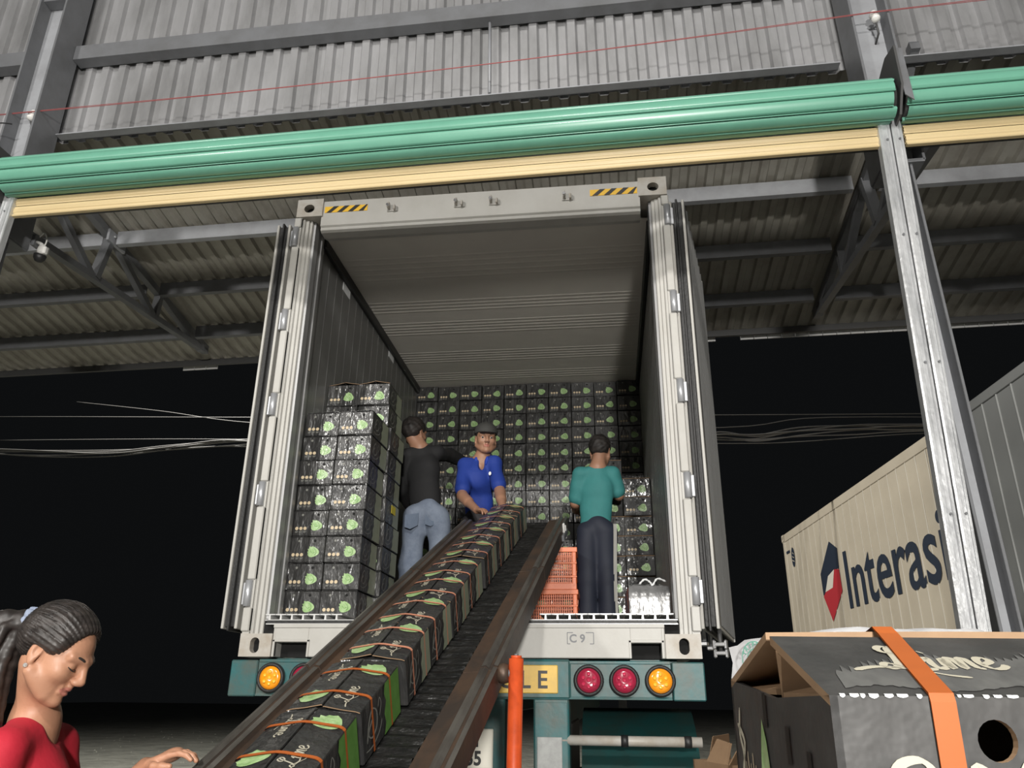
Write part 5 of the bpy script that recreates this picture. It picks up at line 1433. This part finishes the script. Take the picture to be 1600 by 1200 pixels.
hn = [(J['wrR'], (.62, -.60, -.22), (.1, -.3, -1), (1, .3, 0), 1.0, .30, .2), (J['wrL'], (.1, -.95, -.2), (-.2, -.2, -1), (-1, 0, 0), 1.0, .3)]
j, H, O, up, side, f, shc = build_person(p2, F, J, (.14, -.98, 0), skin_m, blue_sh, dark_tr, .78, .0045, .10, hands=hn, loose=1.02,
    neck_cut=lambda j, f, up, side: [(j['neck'] + up*.04 + f*.015, np.array((.060, .060, .055))), (j['neck'] + f*.085 - up*.045, np.array((.020, .035, .07)))])
hair_short(H, p2, hair_m, .005, nape=-.03, thick=.005)
brows(H, p2, hair_m); eyes(H, p2)
S = SDF(); s = H.s                                # cap: crown, brim, button
S.ell(H(0, -.016, .052), np.array((.088, .104, .082))*s, H.M, .01); S.plane(H(0, 0, .036), -H.d(0, -.10, 1))
cp = link('cap', S.mesh('cap', .0045, [cap_m]), p2)
S = SDF(); S.cap(H(-.035, .085, .036), H(.035, .085, .036), .012, .012, .01); S.ell(H(0, .105, .036), np.array((.070, .055, .0075))*s, H.M, .012)
link('cap_brim', S.mesh('cap_brim', .004, [cap_m]), cp)
mb = MB(); mb.lathe([(0, -.004), (.008, -.002), (.007, .003), (0, .005)], H(0, -.016, .134), Vector(H.d(0, 0, 1)), cap_m, 10); mb.build('cap_button', cp)
S = SDF()                                         # collar of the polo
for e in (-1, 1): S.chain([j['neck'] - f*.055 + up*.022, j['neck'] + side*e*.058 + up*.016, j['neck'] + f*.062 + side*e*.042 - up*.02, j['neck'] + f*.080 + side*e*.035 - up*.055], [.010, .011, .012, .007], .008, (up, .55))
link('collar', S.mesh('collar', .0045, [mat('blue_collar', (0.010, 0.045, 0.35), .75)]), p2)
mb = MB(); c = shc - up*.11 + f*.132 - side*.085; mb.prism([tuple(c + side*(.010*math.cos(a*PI/4)) + up*(.014*math.sin(a*PI/4))) for a in range(8)], tuple(f*.006), paper_w); mb.build('chest_badge', p2)

# ---- man in the teal T-shirt, back turned
y0 = 1.80
F = Frame(A3(938, 705, y0 + .02), (.22, .95, -.22), (0.03, .1, 1), 1.0)
J = dict(neck=A3(934, 730, y0 - .01), shL=A3(907, 742, y0), shR=A3(957, 741, y0 + .02), elL=A3(899, 786, y0 + .06), wrL=A3(899, 798, y0 + .30), elR=A3(967, 774, y0 + .06), wrR=A3(962, 775, y0 + .27),
         hip=A3(931, 822, y0), hipL=A3(918, 832, y0), hipR=A3(945, 832, y0))
for sd, dx in (('L', -.085), ('R', .075)):
    J['an'+sd] = np.array((J['hip'][0] + dx, y0 + .02, FL + .075)); J['kn'+sd] = (J['hip'+sd] + J['an'+sd])/2 + np.array((0, .02, 0))
p3 = person_root('young man in teal T-shirt and navy trousers with a white side stripe', (float(J['hip'][0]), y0, FL))
hn = [(J['wrR'], (-.5, .8, .05), (-.8, -.3, 0), (0, 0, 1), .92, .4), (J['wrL'], (.5, .8, .05), (.8, -.3, 0), (0, 0, 1), .92, .4)]
j, H, O, up, side, f, shc = build_person(p3, F, J, (.12, .99, 0), skin_m, teal_sh, navy_tr, .80, .0055, .05, hands=hn, loose=1.08, leg_r=1.06,
    neck_cut=lambda j, f, up, side: [(j['neck'] + up*.04, np.array((.060, .056, .05)))])
hair_short(H, p3, hair_m, thick=.013)
brows(H, p3, hair_m); eyes(H, p3)
mb = MB()                                         # white stripe down the right leg
pts = [j['hipR'] + np.array((.0, 0, .05)), j['hipR'], j['knR'], j['anR']]; q = []
for a, r in zip(pts, (.108, .112, .090, .084)): q.append(a + np.array((math.cos(-.75), math.sin(-.75), 0))*r)
q = catmull([tuple(v) for v in q], 5); tdir = np.array((math.sin(.75), math.cos(.75), 0))
for k, v in enumerate(q): pass
mb.grid([[tuple(np.array(v) - tdir*.014 - np.array((0, 0, 0))) for v in q], [tuple(np.array(v) + tdir*.014) for v in q]], stripe_m, True); mb.grid([[tuple(np.array(v)*1.0 - np.array((.006, -.006, 0)) + tdir*.014) for v in q], [tuple(np.array(v) - np.array((.006, -.006, 0)) - tdir*.014) for v in q]], stripe_m, True)
mb.build('side_stripe', p3)

# ---- woman in the red T-shirt, near left
zc = 2.05
F = Frame(Z3(88, 1019, zc), (.92*.88, .10*.88, -.46), (.42, .08, .9), .985)
J = dict(neck=Z3(56, 1122, zc), hip=Z3(28, 1128, zc) - np.array((.02, 0, .47)))
fw = nrm((.94, .30, 0)); rt = nrm(np.cross(fw, (0, 0, 1)))
J['shR'] = J['neck'] + rt*.145 - np.array((0, 0, .075)) - fw*.01; J['shL'] = J['neck'] - rt*.140 - np.array((0, 0, .075)) + fw*.02
J['elR'] = J['shR'] + np.array((.02, -.04, -.27)); J['wrR'] = J['elR'] + fw*.22 + np.array((0, .02, -.03))
J['wrL'] = Z3(228, 1199, 2.12); J['elL'] = J['shL'] + np.array((.06, .05, -.24))
J['hipL'] = J['hip'] - rt*.085 - np.array((0, 0, .05)); J['hipR'] = J['hip'] + rt*.085 - np.array((0, 0, .05))
for sd, dx in (('L', -.10), ('R', .10)):
    b = J['hip'] + rt*dx; J['an'+sd] = np.array((b[0] - .02, b[1], .012 + .075)); J['kn'+sd] = (J['hip'+sd] + J['an'+sd])/2 + fw*.03
p4 = person_root('woman in red T-shirt with tied-back dark hair looking down, near left', (float(J['hip'][0]), float(J['hip'][1]), .012))
hd_f = Z3(318, 1157, 2.14) - J['wrL']
hn = [(J['wrL'], hd_f, (.1, .05, -1), (.1, -1, 0), .95, .42, .22), (J['wrR'], (.9, .2, -.2), (0, .3, -1), (0, 1, 0), .95, .4)]
j, H, O, up, side, f, shc = build_person(p4, F, J, fw, skin_w, red_sh, dark_tr, .62, .0034, .10, female=True, hands=hn, loose=1.0,
    neck_cut=lambda j, f, up, side: [(j['neck'] + up*.035 + f*.03, np.array((.078, .080, .060))), (j['neck'] + f*.085 + up*.0, np.array((.074, .070, .070)))])
brows(H, p4, hair_w, lash=True)
S = SDF(); s = H.s                                # hair drawn back over the ear
S.ell(H(0, -.016, .040), np.array((.083, .100, .089))*s, H.M, .012)
S.ell(H(0, -.060, .020), np.array((.072, .058, .070))*s, H.M, .02)
for e in (-1, 1):
    S.cap(H(e*.066, .030, .040), H(e*.074, -.025, .026), .021*s, .020*s, .012); S.cap(H(e*.070, .022, .022), H(e*.066, -.050, .010), .016*s, .020*s, .012)
S.ell(H(0, .126, .012), np.array((.100, .090, .112))*s, H.M, .012, 'sub')
for e in (-1, 1): S.ell(H(e*.085, -.004, -.030), np.array((.030, .036, .036))*s, H.M, .008, 'sub')
S.plane(H(0, -.02, -.050), -H.d(0, -.55, 1))
rr = random.Random(6)
def strand(x, y, z):
    # combed grooves: bands that run from the hairline back to the knot
    k0 = H(0, -.12, .02); q = [x - H.c[0], y - H.c[1], z - H.c[2]]
    xl = q[0]*H.M[0, 0] + q[1]*H.M[1, 0] + q[2]*H.M[2, 0]; yl = q[0]*H.M[0, 1] + q[1]*H.M[1, 1] + q[2]*H.M[2, 1] + .12; zl = q[0]*H.M[0, 2] + q[1]*H.M[1, 2] + q[2]*H.M[2, 2] - .01
    a = np.arctan2(zl, xl); return (.0012*np.sin(46*a + 2*np.sin(9*yl)) + .0009*np.sin(83*a + 11*yl)).astype(np.float32)
hair = link('hair', S.mesh('hair', .0032, [hair_w], None, strand), p4)
tie = H(-.0, -.118, .024)
mb = MB(); rr = random.Random(31)                  # single combed-back hairs lying over the mass
for k in range(90):
    a = rr.uniform(-1.45, 1.45); e0 = rr.uniform(.05, .95); lift = rr.uniform(.990, 1.018); pts = []
    p0 = np.array((math.sin(a), math.cos(a)*.62, .30 + .75*math.cos(a))); p1 = np.array((0, -1.0, -.16)); p0 /= np.linalg.norm(p0); p1 /= np.linalg.norm(p1)
    om = math.acos(max(-1, min(1, float(p0 @ p1))))
    for i in range(9):
        t = e0*.35 + (1 - e0*.35)*i/8; q = (math.sin((1-t)*om)*p0 + math.sin(t*om)*p1)/math.sin(om)
        wob = 1 + .006*math.sin(3*t*PI + k)
        pts.append(tuple(H(0 + q[0]*.0835*lift*wob, -.016 + q[1]*.1005*lift*wob, .040 + q[2]*.0895*lift*wob)))
    mb.tube(pts, .0008, hair_w, 4)
mb.build('combed_strands', hair)
S = SDF()                                         # tail hanging behind the shoulder
rr = random.Random(12)
for k in range(16):
    o = np.array((rr.uniform(-.03, .03), rr.uniform(-.03, .012), rr.uniform(-.02, .02))); L_ = rr.uniform(.8, 1.15)
    pts = [tie + o*.4, tie - fw*.05 + o - np.array((0, 0, .01)), tie - fw*.075 + o*1.6 - np.array((0, 0, .09*L_)), tie - fw*.085 + o*1.9 - np.array((0, 0, .19*L_)), tie - fw*.07 + o*2.0 - np.array((0, 0, .28*L_))]
    S.chain([tuple(p) for p in catmull([tuple(p) for p in pts], 3)], [.016]*3 + [.017]*4 + [.014]*3 + [.010]*2 + [.004], .008)
link('hair_tail', S.mesh('hair_tail', .004, [hair_w], None, folds([(130, 60, 20, 0, 1), (-90, 140, 15, 1, 1), (200, -120, 25, 2, .7)], .0016)), hair)
for k in range(5):
    o = rr.uniform(-.02, .02); pts = [tie, tie - fw*(.04 + .01*k) + np.array((0, o, .02)), tie - fw*(.07 + .015*k) + np.array((0, o*2, -.03 - .02*k)), tie - fw*(.06 + .012*k) + np.array((0, o*3, -.10 - .03*k))]
    mb = MB(); mb.tube(catmull([tuple(p) for p in pts], 5), .0016, hair_w, 5); mb.build('hair_strand', hair)
S = SDF()                                         # gathered hair tie
ax = H.d(0, -1, .15); u1 = H.d(1, 0, 0); u2 = np.cross(ax, u1)
for k in range(11):
    a = 2*PI*k/11; r = .026 + .007*(k % 2); S.ell(tie + u1*r*math.cos(a) + u2*r*math.sin(a) + ax*.006*((k*7 % 3) - 1), np.array((.013, .012, .014)), None, .006)
link('hair_tie', S.mesh('hair_tie', .0035, [scrunch], None, folds([(300, 120, 90, 0, 1), (-180, 260, 140, 1, 1)], .0012)), p4)
mb = MB(); c = H(.0825, -.004, -.046); mb.lathe([(0, -.005), (.0045, -.003), (.006, 0), (.0045, .003), (0, .005)], c, Vector(H.d(1, .2, 0)), pearl, 12); mb.build('earring', p4)
